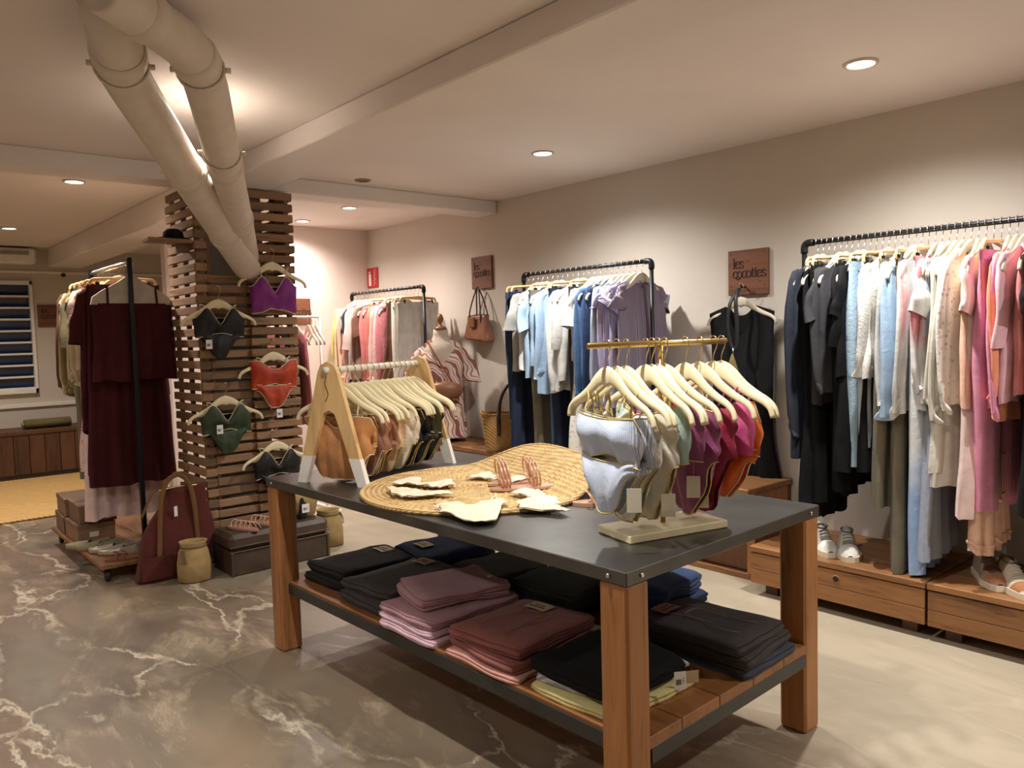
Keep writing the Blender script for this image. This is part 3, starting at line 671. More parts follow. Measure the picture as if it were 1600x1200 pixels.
RIGHT = [('shirt', 'long ink-blue', c_ink, dict(L=.86, sl=.72, sw=.07)), ('dress', 'long black', c_black, dict(L=1.14, sleeves=None)), ('trousers', 'slim light-grey', c_lgrey, dict(L=1.02, Wt=.15)), ('trousers', 'black tailored', c_black, dict(L=1.04)),
         ('tee', 'charcoal', c_char, dict(L=.62, sleeves='short')), ('jacket', 'slate-grey', c_char, dict(L=.56, sl=.5)), ('jeans', 'black', c_black, dict(L=.98)), ('blouse', 'black', c_black, dict(L=.5, sleeves='elbow')), ('dress', 'black shift', c_black, dict(L=.9)),
         ('jeans', 'faded blue', c_fden, dict(L=.86)), ('jeans', 'bleached white', c_pden, dict(L=.78)), ('skirt', 'short black', c_black, dict(L=.88, Wh=.19)), ('blouse', 'white cheesecloth', c_text, dict(L=.5, sl=.44, sw=.075)),
         ('jumpsuit', 'olive-grey', c_olive, dict(L=1.02)), ('shirt', 'crisp white', c_white, dict(L=.66)), ('jumpsuit', 'long taupe-olive', c_olive, dict(L=1.28, Wt=.17)), ('blouse', 'sky-blue', c_sky, dict(L=.6, sl=.6, sw=.07)), ('shirt', 'white linen', c_white, dict(L=.64, sl=.58)),
         ('jumpsuit', 'blue dip-dyed', c_tieb, dict(L=1.27, Wt=.17)), ('blouse', 'pink dip-dyed', c_tiep, dict(L=.62, sl=.5, sw=.075)), ('dress', 'grey gingham', c_ging, dict(L=1.22, sleeves=None)), ('tee', 'boxy white', c_white, dict(L=.6, sw=.075)), ('blouse', 'ivory', c_ivory, dict(L=.86, sl=.52)), ('shirt', 'long ivory', c_ivory, dict(L=.92, sl=.6)),
         ('blouse', 'white lace', c_lace, dict(L=.6)), ('vest', 'peach', c_peach, dict(L=.6)), ('dress', 'sheer peach', c_blush, dict(L=1.02, sleeves='short')), ('skirt', 'tiered blush', c_peach, dict(L=1.14, tiers=3, Wh=.185, Wt=.16)), ('trousers', 'pink satin', c_pink, dict(L=.98, Wt=.21)),
         ('shirt', 'candy-pink', c_pink, dict(L=.6, sl=.56)), ('blouse', 'coral', c_coral, dict(L=.64, sl=.5)), ('shirt', 'pale-pink', c_lpink, dict(L=.58, sleeves='elbow')), ('vest', 'rose', c_rose, dict()), ('dress', 'black satin', c_black, dict(L=.98)),
         ('shirt', 'dusty-rose', c_rose, dict()), ('trousers', 'dark-grey', c_char, dict()), ('blouse', 'cream', c_cream, dict()), ('dress', 'navy', c_navy, dict()), ('shirt', 'powder-blue', c_sky, dict())]
sp1 = spread(RIGHT[:34], 1.80, .90)+spread(RIGHT[34:], .82, .2)
hang_row(sp1, 3.40, 1.635, 'right wall rack', 'clothes on the right wall rack', 'sign end', 'far right end', 'off-white hanger')
MIDDLE = [('trousers', 'slate-blue', c_dden, dict(L=.8)), ('jumpsuit', 'dark navy', c_navy, dict(L=1.02, Wt=.19)), ('tee', 'pearl-grey', c_lgrey, dict(L=.5)), ('vest', 'white', c_white, dict(L=.5)), ('shirt', 'ice-blue', c_sky, dict(L=.55, sleeves='short')), ('trousers', 'stone-grey', c_olive, dict(L=.95)),
          ('vest', 'pale-blue', c_sky, dict(L=.48)), ('blouse', 'pale-blue ruffled', c_sky, dict(L=.64, sl=.5)), ('jeans', 'mid-blue', c_denim, dict(L=1.02, Wt=.17)), ('jeans', 'dark-blue', c_navy, dict(L=.98)), ('blouse', 'white poplin', c_white, dict(L=.62, sl=.56, sw=.075)), ('shirt', 'white', c_white, dict(L=.56, sleeves='elbow')),
          ('trousers', 'grey', c_char, dict(L=.96)), ('dress', 'white lace', c_lace, dict(L=.98, sleeves='short')), ('tee', 'white boxy', c_white, dict(L=.44, sw=.075)), ('shirt', 'blue denim', c_denim, dict(L=.66, sl=.58)), ('jacket', 'dark denim', c_dden, dict(L=.62, sl=.58)), ('shirt', 'blue striped', c_bst, dict(L=.7)),
          ('blouse', 'lavender', c_lav, dict(L=.7, sleeves='cap')), ('shirt', 'lilac striped', c_lst, dict(L=.74, sl=.5)), ('blouse', 'pale lilac', c_lav, dict(L=.7, sleeves='cap', sw=.08)), ('dress', 'mauve striped', c_mauvest, dict(L=.95, sleeves='cap', Wb=.215, waist=.22, Wh=.235, folds=5))]
hang_row(spread(MIDDLE, 3.77, 2.79), 3.40, 1.635, 'middle wall rack', 'clothes on the middle wall rack', 'handbag end', 'near end', 'off-white hanger')
THIRD = [('blouse', 'butter-yellow', c_yel, dict(L=.8, sl=.4)), ('shirt', 'cream', c_cream, dict(L=.6)), ('blouse', 'peach', c_peach, dict(L=.7)), ('dress', 'navy', c_navy, dict(L=1.0)), ('blouse', 'rose-grey', c_blush, dict(L=.6, sleeves='elbow')), ('shirt', 'greige', c_lgrey, dict(L=.64)), ('blouse', 'taupe', c_taupe, dict(L=.6)), ('dress', 'brown', c_brown, dict(L=.9)),
         ('shirt', 'dusty-pink', c_rose, dict(L=.7)), ('trousers', 'salmon', c_salmon, dict(L=.95)), ('dress', 'salmon', c_salmon, dict(L=.95, sleeves='long')), ('blouse', 'blush', c_blush, dict(L=.66)), ('dress', 'pink dotted', c_dots, dict(L=.85, sleeves='long')), ('blouse', 'pink striped', c_pst, dict(L=.76)), ('skirt', 'brown satin', c_brown, dict(L=.8)), ('trousers', 'ivory', c_ivory, dict(L=1.0)), ('jumpsuit', 'ivory linen', c_ivory, dict(L=1.02, Wt=.2)), ('skirt', 'gathered white', c_white, dict(L=.95, Wt=.2, folds=7))]
hang_row(spread(THIRD, 5.98, 4.98), 3.40, 1.635, 'corner pipe rack', 'clothes on the corner pipe rack', 'corner end', 'mannequin end', 'off-white hanger')

# ------------------------------------------------------------------ free-standing rack on a wheeled board, left
LX = 1.28
lr = thing('rolling_rack', 'rolling clothes rack with a wooden board base left of the pillar', 'clothes rack', (LX, 5.1, 0))
MB().box(-.30, .22, -.63, .60, .075, .10, .004).build('base_board', RECL, lr, smooth=False)
for (x, y) in ((-.26, -.58), (.18, -.58), (-.26, .54), (.18, .54)):
    c_ = MB().lathe([(.028, -.011), (.032, -.006), (.032, .006), (.028, .011)], 16).xf(Matrix.Translation((x, y, .032)) @ Matrix.Rotation(pi/2, 4, 'Y')).build('caster', BLACK, lr)
    MB().box(x-.016, x+.016, y-.014, y+.014, .05, .075, .002).build('fork', STEEL, c_)
for y in (-.35, .52): MB().box(-.0125, .0125, y-.0125, y+.0125, .10, 1.745, .002).build('post', STEEL, lr, smooth=False)
MB().sweep([(0, -.35, 1.715), (0, .52, 1.715)], .011, 12).build('rail', CHROME, lr)
MB().box(-.2, .2, -.362, -.338, .10, .113, .002).build('foot_plate', STEEL, lr, smooth=False)
LEFT = [('blouse', 'plum', c_brown, dict(L=.6)), ('shirt', 'pale sand', c_sand, dict(L=.66, sl=.58)), ('jacket', 'khaki', c_khaki, dict(L=.66, sl=.6)), ('trousers', 'khaki', c_khaki, dict(L=.9, Wt=.19)), ('shirt', 'sage', c_sage, dict(L=.6, sleeves='elbow')), ('jumpsuit', 'olive', c_olive, dict(L=1.15, Wt=.19)), ('blouse', 'cream satin', c_cream, dict(L=.6, sl=.5)), ('jumpsuit', 'beige', c_beige, dict(L=1.2, Wt=.19)), ('shirt', 'beige linen', c_sand, dict(L=.5, sl=.5)), ('dress', 'dotted blush', c_dots, dict(L=1.1)),
        ('skirt', 'long blush', c_blush, dict(L=1.36, Wt=.17, Wh=.24, folds=6)), ('dress', 'wine-red', c_burg2, dict(L=1.10, sleeves='long', sl=.8, sw=.05, Wb=.2, Wh=.22)), ('tee', 'boxy burgundy', c_burg, dict(L=.66, sleeves='elbow', sw=.085, Wb=.225, Wh=.24, sl=.3)), ('skirt', 'burgundy', c_burg, dict(L=1.15, Wt=.19, Wh=.235, folds=3))]
hang_row(spread(LEFT, 5.55, 4.86), LX, 1.715, 'rolling rack', 'clothes on the rolling rack', 'window end', 'front end', 'pale wooden hanger', top_hanger=H_PALE)
# front burgundy strap top on a padded white shoulder form
fy = 4.815
hg = thing('padded_hanger', 'white padded shoulder hanger carrying the burgundy strap top', 'hanger', (LX+.02, fy, 1.715))
pts = [(-.215, -.232), (-.205, -.19), (-.15, -.15), (-.07, -.105), (-.03, -.075), (.03, -.075), (.07, -.105), (.15, -.15), (.205, -.19), (.215, -.232)]
MB().prism(pts, -.011, .011).xf(Matrix.Rotation(pi/2, 4, 'X')).build('shoulder_form', cloth('calico', lin(206, 198, 184)), hg, smooth=False); MB().sweep(hook_pts(), .0016, 6).build('hanger_hook', CHROME, hg)
st = strap_dress('strap_camisole', c_burg, L=.56, Wb=.212, Wh=.232, zt=-.225, folds=3, amp=.012, neck=.0, dp=.022)
place(st, (LX+.02, fy-.002, 1.715), 0, 'burgundy strappy top nearest the viewer on the rolling rack', 'camisole', 'clothes on the rolling rack')

# ------------------------------------------------------------------ the big display table
TC = Vector((1.3343, 1.1625, 0)); TRZ = .0267; TL, TW, TH_ = 1.869, .933, .704
TM = Matrix.Translation(TC) @ Matrix.Rotation(TRZ, 4, 'Z')
def tw(x, y, z): return tuple(TM @ Vector((x, y, z)))
tb = thing('display_table', 'long display table with steel top and chunky oak legs', 'table', TC, TRZ)
MB().box(0, TW, 0, TL, TH_-.035, TH_, .0025).build('steel_top', TABLETOP, tb, smooth=False)
for x in (.002, TW-.002-.084):
    for y in (.002, TL-.002-.0867): MB().box(x, x+.084, y, y+.0867, 0, TH_-.035, .007).build('leg', OAK, tb, smooth=False)
ap = MB(); z0, z1 = .235, .276
for (a, b, c_, d_) in ((.035, .041, .03, TL-.03), (TW-.041, TW-.035, .03, TL-.03), (.087, TW-.087, .002, .010), (.087, TW-.087, TL-.010, TL-.002)): ap.box(a, b, c_, d_, z0-(.02 if b-a > .1 else 0), z1-(.02 if b-a > .1 else 0), .001)
ap.build('shelf_frame', APRON, tb, smooth=False)
for i in range(5):
    w_ = (TW-.09)/5; MB().box(.043+i*w_, .043+(i+1)*w_-.002, .003, TL-.003, .252, .284, .002).build('shelf_plank', OAKX, tb, smooth=False)
for (x, y, rx) in ((-.001, .055, 0), (-.001, TL-.055, 0), (.055, -.001, 1), (TW-.055, -.001, 1)):
    M_ = Matrix.Translation((x, y, TH_-.0175)) @ (Matrix.Rotation(-pi/2, 4, 'Y') if not rx else Matrix.Rotation(pi/2, 4, 'X'))
    MB().lathe([(.006, 0), (.006, .002), (.004, .004), (.0015, .003)], 12).xf(M_).build('bolt', CHROME, tb)

# ------------------------------------------------------------------ folded clothes on the shelf
def folded(name, mat, label, cat, x, y, z, w_, d_, hgt, n=4, rz=0, group='folded clothes on the table shelf', patch=None, soft=1.45):
    SEED[0] += 1; sd = SEED[0]; th = hgt/n; cx = d_/2-th*.5
    path = []
    for k in range(n):
        zz = (k+.5)*th; s_ = 1 if k % 2 == 0 else -1
        for i in range(7): path.append((s_*(-cx+2*cx*i/6), zz))
        if k < n-1:
            for a in (-pi/3, 0, pi/3): path.append((s_*(cx+th*.5*math.cos(a)), zz+th*.5+th*.5*math.sin(a)))
    P = [Vector((a, 0, b)) for a, b in path]; N = len(P); poly = []
    for side in (1, -1):
        rng = range(N) if side > 0 else range(N-1, -1, -1)
        for i in rng:
            t_ = (P[min(i+1, N-1)]-P[max(i-1, 0)]).normalized(); nn = Vector((-t_.z, 0, t_.x)); poly.append(P[i]+nn*side*th*.46)
    m_ = len(poly); nx = 12; v = []
    for j in range(nx+1):
        yy = -w_/2+w_*j/nx; e = 1-abs(2*j/nx-1)**6
        for q in poly:
            nz = noise.noise((q.x*5+sd, yy*5, q.z*9+sd)); n2 = noise.noise((q.x*14, yy*12+sd, q.z*20))
            v.append((q.x*(1-.05*(1-e))+.014*soft*nz, yy*(1+.03*nz)+.010*soft*n2, max(.0, q.z*(.86+.14*e)*(1+.10*soft*nz)+.004*soft*n2)))
    f = [(j*m_+k, j*m_+(k+1) % m_, (j+1)*m_+(k+1) % m_, (j+1)*m_+k) for j in range(nx) for k in range(m_)]
    mb = MB().add(v, f)
    # end caps as strips between the two sides of the ribbon
    cap = []
    for j in (0, nx):
        for k in range(N-1):
            a, b, c_, e_ = k, k+1, m_-2-k, m_-1-k; q = (j*m_+a, j*m_+b, j*m_+c_, j*m_+e_); cap.append(q if j else q[::-1])
    mb.f += cap
    o = mb.build(name, mat, None, tw(x, y, z), TRZ+rz); tag(o, label, cat, group)
    if patch:
        px, py = patch[1], patch[2]
        pm = MB().grid(lambda a, b: (px-.03+.06*a, py-.042+.084*b, hgt*1.02+.0055+.003*math.sin(b*3)), 4, 4).build('waist_label', patch[0], o)
        MB().box(px-.012, px-.008, py-.03, py+.03, hgt*1.02+.008, hgt*1.02+.0095).box(px+.004, px+.007, py-.02, py+.02, hgt*1.02+.008, hgt*1.02+.0095).build('label_print', INK, pm, smooth=False)
    return o
def seam(o, d_, w_, hgt, mat):
    q = MB()
    for yy in (-w_*.18, w_*.2): q.sweep([(-d_*.36+i*d_*.07, yy+.012*math.sin(i*.7), hgt*1.015+.006) for i in range(11)], .0012, 5)
    q.sweep(spline([(-d_*.1, -w_*.12, hgt+.006), (d_*.16, -w_*.13, hgt+.007), (d_*.2, 0, hgt+.007), (d_*.16, w_*.14, hgt+.007), (-d_*.1, w_*.15, hgt+.006)], 4), .0012, 5)
    q.build('stitching', mat, o)
c_mauve = C('mauve_twill', 184, 142, 148); c_mauvel = C('pale_mauve', 226, 190, 202); c_rosej = C('rose_twill', 148, 92, 86); c_rosel = C('pale_rose', 222, 164, 152); c_blkj = C('black_denim', 44, 43, 44); c_chj = C('charcoal_denim', 76, 71, 70); c_slate = C('slate_denim', 74, 78, 88); c_nvj = C('navy_denim', 44, 56, 84); c_gnj = C('washed_black_denim', 78, 84, 84)
KR = plain('kraft_patch', lin(196, 170, 132), .7); TANP = plain('tan_leather_patch', lin(150, 90, 50), .6); c_grst = patterned('grey_stripe', lin(206, 202, 200), lin(150, 148, 152), 'stripe', 2); th_ = plain('stitch_thread', lin(150, 110, 90), .8)
SZ = .2845
folded('folded_jeans', c_blkj, 'folded black jeans at the far left end, under another pair', 'jeans', .28, 1.63, SZ, .29, .36, .034, 4, .05)
folded('folded_jeans', c_blkj, 'folded black jeans with pale label, topmost at the far left', 'jeans', .29, 1.64, SZ+.036, .28, .35, .036, 4, -.06, patch=(KR, .12, .03))
folded('folded_jeans', c_chj, 'folded dark grey jeans, lower pair left of the mauve stack', 'jeans', .25, 1.30, SZ, .30, .37, .032, 4, -.04)
folded('folded_jeans', c_chj, 'folded dark grey jeans, upper pair left of the mauve stack', 'jeans', .29, 1.33, SZ+.034, .29, .38, .036, 4, .08, patch=(KR, .14, .05))
folded('folded_trousers', c_mauvel, 'folded pale pink trousers at the bottom of the mauve stack', 'trousers', .215, .965, SZ, .30, .38, .022, 4, .02)
folded('folded_trousers', c_mauvel, 'folded pale lilac trousers second from bottom of the mauve stack', 'trousers', .22, .97, SZ+.023, .30, .37, .020, 4, .0)
folded('folded_trousers', c_mauve, 'folded mauve trousers third up in the mauve stack', 'trousers', .23, .975, SZ+.044, .30, .38, .030, 4, -.02)
o = folded('folded_trousers', c_mauve, 'crumpled mauve trousers with button, topmost of the mauve stack', 'trousers', .26, 1.0, SZ+.075, .24, .33, .050, 4, -.25, soft=1.8)
MB().lathe([(.008, .053), (.008, .058), (.004, .06)], 12, (.12, -.06, 0)).build('button', CHROME, o)
folded('folded_trousers', c_rosel, 'folded pale rose trousers under the dusty rose pair', 'trousers', .205, .60, SZ, .32, .35, .018, 2, .03)
folded('folded_trousers', c_rosej, 'folded dusty rose trousers in the middle of the rose stack', 'trousers', .225, .605, SZ+.019, .31, .36, .034, 4, -.05)
o = folded('folded_trousers', c_rosej, 'folded dusty rose trousers with paper waist label, on top', 'trousers', .23, .61, SZ+.054, .29, .35, .034, 4, .06, patch=(KR, .115, .03)); seam(o, .35, .29, .034, th_)
folded('folded_sweater', C('lemon_knit', 226, 214, 150), 'folded lemon yellow sweater under the black one by front leg', 'sweater', .215, .245, SZ, .31, .33, .022, 2, -.03)
folded('folded_sweater', c_grst, 'folded grey striped sweater showing behind the black one', 'sweater', .255, .27, SZ+.024, .28, .35, .018, 2, .1)
bs = folded('folded_sweater', c_black, 'folded black sweater by the front leg with hanging price tag', 'sweater', .215, .25, SZ+.043, .30, .31, .045, 2, -.04, soft=1.3)
folded('folded_jeans', c_slate, 'folded slate grey jeans under the charcoal pair at right end', 'jeans', .64, .165, SZ, .28, .35, .030, 4, pi/2-.03)
folded('folded_jeans', c_chj, 'folded charcoal jeans in the middle of the right end stack', 'jeans', .63, .175, SZ+.032, .28, .36, .032, 4, pi/2+.04)
o = folded('folded_jeans', c_chj, 'folded charcoal jeans with tan leather patch at right end', 'jeans', .62, .19, SZ+.065, .27, .36, .032, 4, pi/2+.02, patch=(TANP, .14, .03)); seam(o, .36, .27, .032, th_)
folded('folded_jeans', c_nvj, 'folded navy jeans, lower pair at the far back of the shelf', 'jeans', .64, 1.55, SZ, .30, .36, .034, 4, .06)
folded('folded_jeans', c_nvj, 'folded navy jeans with beige label, upper pair at far back', 'jeans', .63, 1.53, SZ+.036, .29, .35, .044, 4, -.08, patch=(KR, -.08, .03))
folded('folded_shorts', c_gnj, 'frayed washed black denim shorts behind the mauve stack', 'shorts', .63, 1.15, SZ, .27, .32, .036, 4, .1)
o = folded('folded_shorts', c_gnj, 'frayed washed black denim shorts on top behind mauve stack', 'shorts', .62, 1.15, SZ+.038, .26, .30, .036, 4, -.12, soft=1.6)
fy_ = MB()
for k in range(26): a = R.uniform(-.12, .12); fy_.sweep(spline([(-.15, a, .012), (-.168, a+R.uniform(-.01, .01), .006), (-.18, a+R.uniform(-.015, .015), -.015)], 2), .0008, 4)
fy_.build('frayed_hem', c_lgrey, o)
for k, (lab, mt) in enumerate((('folded dark jeans at the bottom behind the rose stack', c_nvj), ('folded dark jeans second layer behind the rose stack', c_gnj), ('folded washed dark jeans topmost behind the rose stack', c_gnj))): folded('folded_jeans', mt, lab, 'jeans', .60+.01*k, .80-.01*k, SZ+.036*k, .28, .34, .034, 4, (-1)**k*.06)
for k, (lab, mt) in enumerate((('folded pale grey jeans at the bottom of the stack behind front leg', c_lgrey), ('folded navy jeans in the middle of stack behind front leg', c_nvj), ('crumpled blue jeans topmost of the stack behind front leg', C('blue_denim', 48, 66, 104)))): folded('folded_jeans', mt, lab, 'jeans', .76, .50+.012*k, SZ+.038*k, .26, .27, .036 if k < 2 else .06, 4, (-1)**k*.09, soft=1+.6*(k == 2))
folded('folded_blouse', c_white, 'small white folded top tucked beside the rose stack', 'top', .42, .50, SZ, .12, .10, .04, 2, .3)
def price_tag(label, p, rz, mat=WCARD, w_=.028, h_=.042, cord=.06, bars=True, tilt=0):
    t = thing('price_tag', label, 'tag', p, rz)
    c_ = MB().box(-w_/2, w_/2, -.0006, .0006, -h_, 0, .0003).build('card', mat, t, smooth=False)
    MB().sweep(spline([(0, 0, -.004), (.002, 0, cord*.5), (0, .002, cord)], 3), .0006, 5).build('cord', BLACK if mat is WCARD else GOLD, t)
    if bars:
        b = MB(); x = -w_*.34
        while x < w_*.12: d = R.choice((.0008, .0014)); b.box(x, x+d, -.0012, -.0005, -h_*.72, -h_*.42); x += d+.0012
        for q in range(3): b.box(w_*.2, w_*.36, -.0012, -.0005, -h_*(.4+.12*q), -h_*(.37+.12*q))
        b.build('barcode', INK, t, smooth=False)
    t.rotation_euler[0] = tilt
    return t
price_tag('white barcode tag hanging from the black sweater near front leg', tw(.262, .045, .375), -.55, w_=.032, h_=.048, cord=.012)
price_tag('kraft tag lying behind the white barcode tag on the shelf', tw(.33, .058, .352), -.55, KR, .042, .034, .008, False)

# ------------------------------------------------------------------ lingerie and swimwear
def trims(o, fn, nu, mat, r=.0022, bottom=True, top=True):
    q = MB()
    if top: q.sweep([fn(k, 0) for k in range(2*nu)], r, 5, closed=True)
    if bottom: q.sweep([fn(k, 1) for k in range(2*nu)], r, 5, closed=True)
    q.build('trim', mat, o)
def bra(mat, trim, W=.135, zt=-.215, style='tri', seed=None, strap=True, dp=.022, xs=.10, zh=-.125, H=.125):
    SEED[0] += 1; sd = SEED[0]; mb = MB()
    def top(u, s_):
        a = abs(u)
        if s_ > 0: return zt-.055
        if style == 'tri': return zt-.06+.062*math.exp(-((a-.52)/.27)**2)-.03*math.exp(-(u/.17)**2)
        if style == 'band': return zt-.015-.012*(1-a*a)
        return zt-.05+.05*smooth01((a-.1)/.6)
    fn, nu = shell(mb, lambda t: W*(1-.06*t), top, lambda u: zt-H+.012*math.cos(u*pi), lambda t: .008+dp*math.sin(pi*min(1, t+.15)), 24, 9, 2, .005, sd, hem=.006)
    o = mb.build('bikini_bralette', mat)
    if trim: trims(o, fn, nu, trim)
    if strap:
        for s_ in (-1, 1):
            x = s_*W*.52; MB().sweep(spline([(x, -.018, zt-.006), (x*.98+s_*.004, -.01, lerp(zt, zh, .6)), (s_*xs, -.002, zh+.004), (s_*xs*.98, .01, lerp(zt, zh, .6)), (x, .016, zt-.056)], 3), (.0035, .0012), 5, upv=(0, 1, 0)).build('strap', trim or mat, o)
    return o
def brief(mat, trim, W=.125, z0=-.36, H=.15, dp=.016, side=.035):
    SEED[0] += 1; sd = SEED[0]; mb = MB()
    fn, nu = shell(mb, lambda t: W*(1-.05*t), lambda u, s_: z0-.012*(1-u*u)*(s_ < 0), lambda u: z0-side-(H-side)*(1-smooth01((abs(u)-.16)/.78)), lambda t: .006+dp*math.sin(pi*min(1, t*.8+.1)), 24, 9, 2, .006, sd, hem=.008)
    o = mb.build('bikini_brief', mat)
    if trim: trims(o, fn, nu, trim)
    return o
def body(mat, trim, W=.14, zt=-.21, L=.36, dp=.028, wide=.18):
    SEED[0] += 1; sd = SEED[0]; mb = MB()
    fn, nu = shell(mb, pw([(0, W), (.45, W*.86), (1, W*.95)]), lambda u, s_: zt-(.06*math.exp(-(u/.3)**2)+.02*abs(u) if s_ < 0 else .06), lambda u: zt-L+(.16 if wide < .3 else .10)*smooth01((abs(u)-wide)/(.93-wide)), lambda t: .008+dp*math.sin(pi*min(1, t*.9+.1)), 24, 14, 2.5, .008, sd, hem=.006)
    o = mb.build('one_piece', mat)
    if trim: trims(o, fn, nu, trim)
    for s_ in (-1, 1): MB().sweep(spline([(s_*W*.6, -.016, zt-.01), (s_*.1, -.006, -.145), (s_*.1, .003, -.122), (s_*.1, .012, -.15), (s_*W*.6, .016, zt-.06)], 3), (.004, .0012), 5, upv=(0, 1, 0)).build('strap', trim or mat, o)
    return o
tr_cream = plain('cream_piping', lin(226, 212, 176), .7); tr_gold = plain('lurex_piping', lin(206, 180, 110), .45, .3)
def sw(key, r, g, b, rough=.55): return cloth('swim_'+key, lin(r, g, b), rough=rough, var=.18)
s_pur, s_orr, s_grn, s_blk = sw('purple', 128, 30, 128), sw('rust', 186, 62, 26), sw('forest', 50, 66, 40), sw('black', 22, 22, 26)
s_tan, s_brn, s_ber, s_bei, s_wht = sw('tan', 196, 136, 82), sw('nude_brown', 156, 108, 84), sw('rosewood', 136, 92, 78), sw('nude', 214, 182, 146), sw('offwhite', 226, 220, 204)
s_mag, s_plum, s_cri, s_org, s_mint, s_pk = sw('magenta', 190, 48, 130), sw('plum', 150, 74, 120), sw('crimson', 150, 22, 62), sw('orange', 244, 118, 34), sw('mint', 176, 204, 196), sw('bubble', 226, 96, 158)
PY = 4.345
for (x, z, mt, colr, bz) in ((1.937, 1.766, s_pur, 'purple', 0), (1.615, 1.548, s_blk, 'black halter', 1), (1.919, 1.247, s_orr, 'rust orange', 1), (1.627, 1.012, s_grn, 'forest green', 1), (1.913, .725, s_blk, 'black strappy', 1)):
    pos = (x, PY-.012, z); rz = R.uniform(-.05, .05)
    nx_ = {'purple': 'top right', 'black halter': 'upper left', 'rust orange': 'middle right', 'forest green': 'lower left', 'black strappy': 'lowest, by the table corner'}[colr]
    hanger(H_CREAM, 'cream hanger on the pallet pillar carrying the %s bikini' % colr, pos, rz, 'hangers on the pallet pillar')
    MB().sweep([(0, .03, -.002), (0, -.014, -.002), (0, -.018, .008)], .003, 6).build('peg', CHROME, pl, (x-1.80, PY-4.6, z+.012))
    place(bra(mt, tr_cream, W=.145, zt=-.145 if colr == 'purple' else -.105, style='tri' if colr != 'rust orange' else 'vee', H=.195 if colr == 'purple' else .15, dp=.03, zh=-.09), pos, rz, '%s bikini top with cream piping, %s on the pillar' % (colr, nx_), 'bikini top', 'bikinis on the pallet pillar')
    if bz: place(brief(mt, tr_cream if colr == 'rust orange' else None, W=.115, z0=-.24, H=.14), pos, rz, '%s bikini brief below its top, %s on the pillar' % (colr, nx_), 'bikini brief', 'bikinis on the pallet pillar')
for lab, x, z in (('white tag hanging from the black halter bikini on the pillar', 1.54, 1.27), ('white tag hanging from the green bikini on the pillar', 1.575, .80), ('white tag above the lowest black bikini on the pillar', 1.925, .86)): price_tag(lab, (x, PY-.05, z), 0, WCARD, .034, .05, .07)

# A-frame rail on the table
AF = Vector((1.399, 2.674, TH_)); adir = math.atan2(.34, .94)
af = thing('aframe_rack', 'small ash A-frame rail with white dipped feet on the table', 'clothes rack', AF, adir)   # local x runs along the rail
AH, AB, AL = .468, .16, .575
def aframe(x):
    outer = [(-AB-.012, 0), (-AB+.028, 0), (-.026, .27), (-.012, .295), (.012, .295), (.026, .27), (AB-.028, 0), (AB+.012, 0), (.052, .40)]
    outer = [(-AB-.012, 0), (-AB+.03, 0), (-.04, .24), (-.026, .272), (0, .284), (.026, .272), (.04, .24), (AB-.03, 0), (AB+.012, 0), (.05, AH-.045), (.034, AH-.014), (0, AH), (-.034, AH-.014), (-.05, AH-.045)]
    # split in two halves to keep the faces simple
    f_ = MB()
    for s_ in (-1, 1):
        o_ = [(s_*(AB+.012), .0), (s_*(AB-.03), .0), (s_*.04, .24), (s_*.026, .272), (0, .284), (0, AH), (s_*.034, AH-.014), (s_*.05, AH-.045)]
        inner = [(s_*(AB-.03), 0), (s_*.04, .24), (s_*.026, .272), (0, .284)]; outr = [(s_*(AB+.012), 0), (s_*.05, AH-.045), (s_*.034, AH-.014), (0, AH)]
        for k in range(3):
            qd = [inner[k], inner[k+1], outr[k+1], outr[k]]
            v = [(x-.009, a, b) for a, b in qd]+[(x+.009, a, b) for a, b in qd]; f_.add(v, [(0, 1, 2, 3), (7, 6, 5, 4), (0, 4, 5, 1), (1, 5, 6, 2), (2, 6, 7, 3), (3, 7, 4, 0)])
    return f_
for x in (0, AL):
    fr_ = aframe(x).build('side_frame', ASH, af, smooth=False)
    for s_ in (-1, 1):
        q = [(s_*(AB+.0135), -.0), (s_*(AB-.0315), 0)]; k = .105
        e0 = lerp(AB+.0135, .0515, k/(AH-.045)); e1 = lerp(AB-.0315, .0385, k/.24)
        qd = [(s_*(AB+.0135), 0), (s_*(AB-.0315), 0), (s_*e1, k), (s_*e0, k)]
        v = [(x-.0105, a, b) for a, b in qd]+[(x+.0105, a, b) for a, b in qd]; MB().add(v, [(0, 1, 2, 3), (7, 6, 5, 4), (0, 4, 5, 1), (1, 5, 6, 2), (2, 6, 7, 3), (3, 7, 4, 0)]).build('white_foot', WHITE, fr_, smooth=False)
MB().sweep([(-.022, 0, AH-.032), (AL+.022, 0, AH-.032)], .0125, 16).build('dowel', WHITE, af)
g_ = MB().sweep(spline([(-.0105, .004, AH-.055), (-.0105, .012, AH-.085), (-.0105, -.002, AH-.12), (-.0105, .012, AH-.15)], 4), .0016, 5)
g_.build('engraved_line', plain('engraving', lin(110, 80, 50), .7), af)
AW = Matrix.Translation(AF) @ Matrix.Rotation(adir, 4, 'Z')
AITEMS = [('bodysuit', s_tan, 'tan ruched'), ('bra', s_tan, 'tan satin'), ('body', s_ber, 'rosewood'), ('body', s_brn, 'nude brown'), ('bra', s_brn, 'mocha'), ('body', s_bei, 'nude beige'), ('bra', s_bei, 'beige'), ('body', s_wht, 'off-white'), ('bra', s_wht, 'white'), ('body', s_blk, 'glossy black'), ('bra', s_blk, 'black piped'), ('body', s_blk, 'deep black'), ('bra', sw('olive', 74, 72, 40), 'olive'), ('body', s_blk, 'plain black')]
NA = len(AITEMS); ORD = ['first', 'second', 'third', 'fourth', 'fifth', 'sixth', 'seventh', 'eighth', 'ninth', 'tenth', 'eleventh', 'twelfth', 'thirteenth', 'fourteenth']
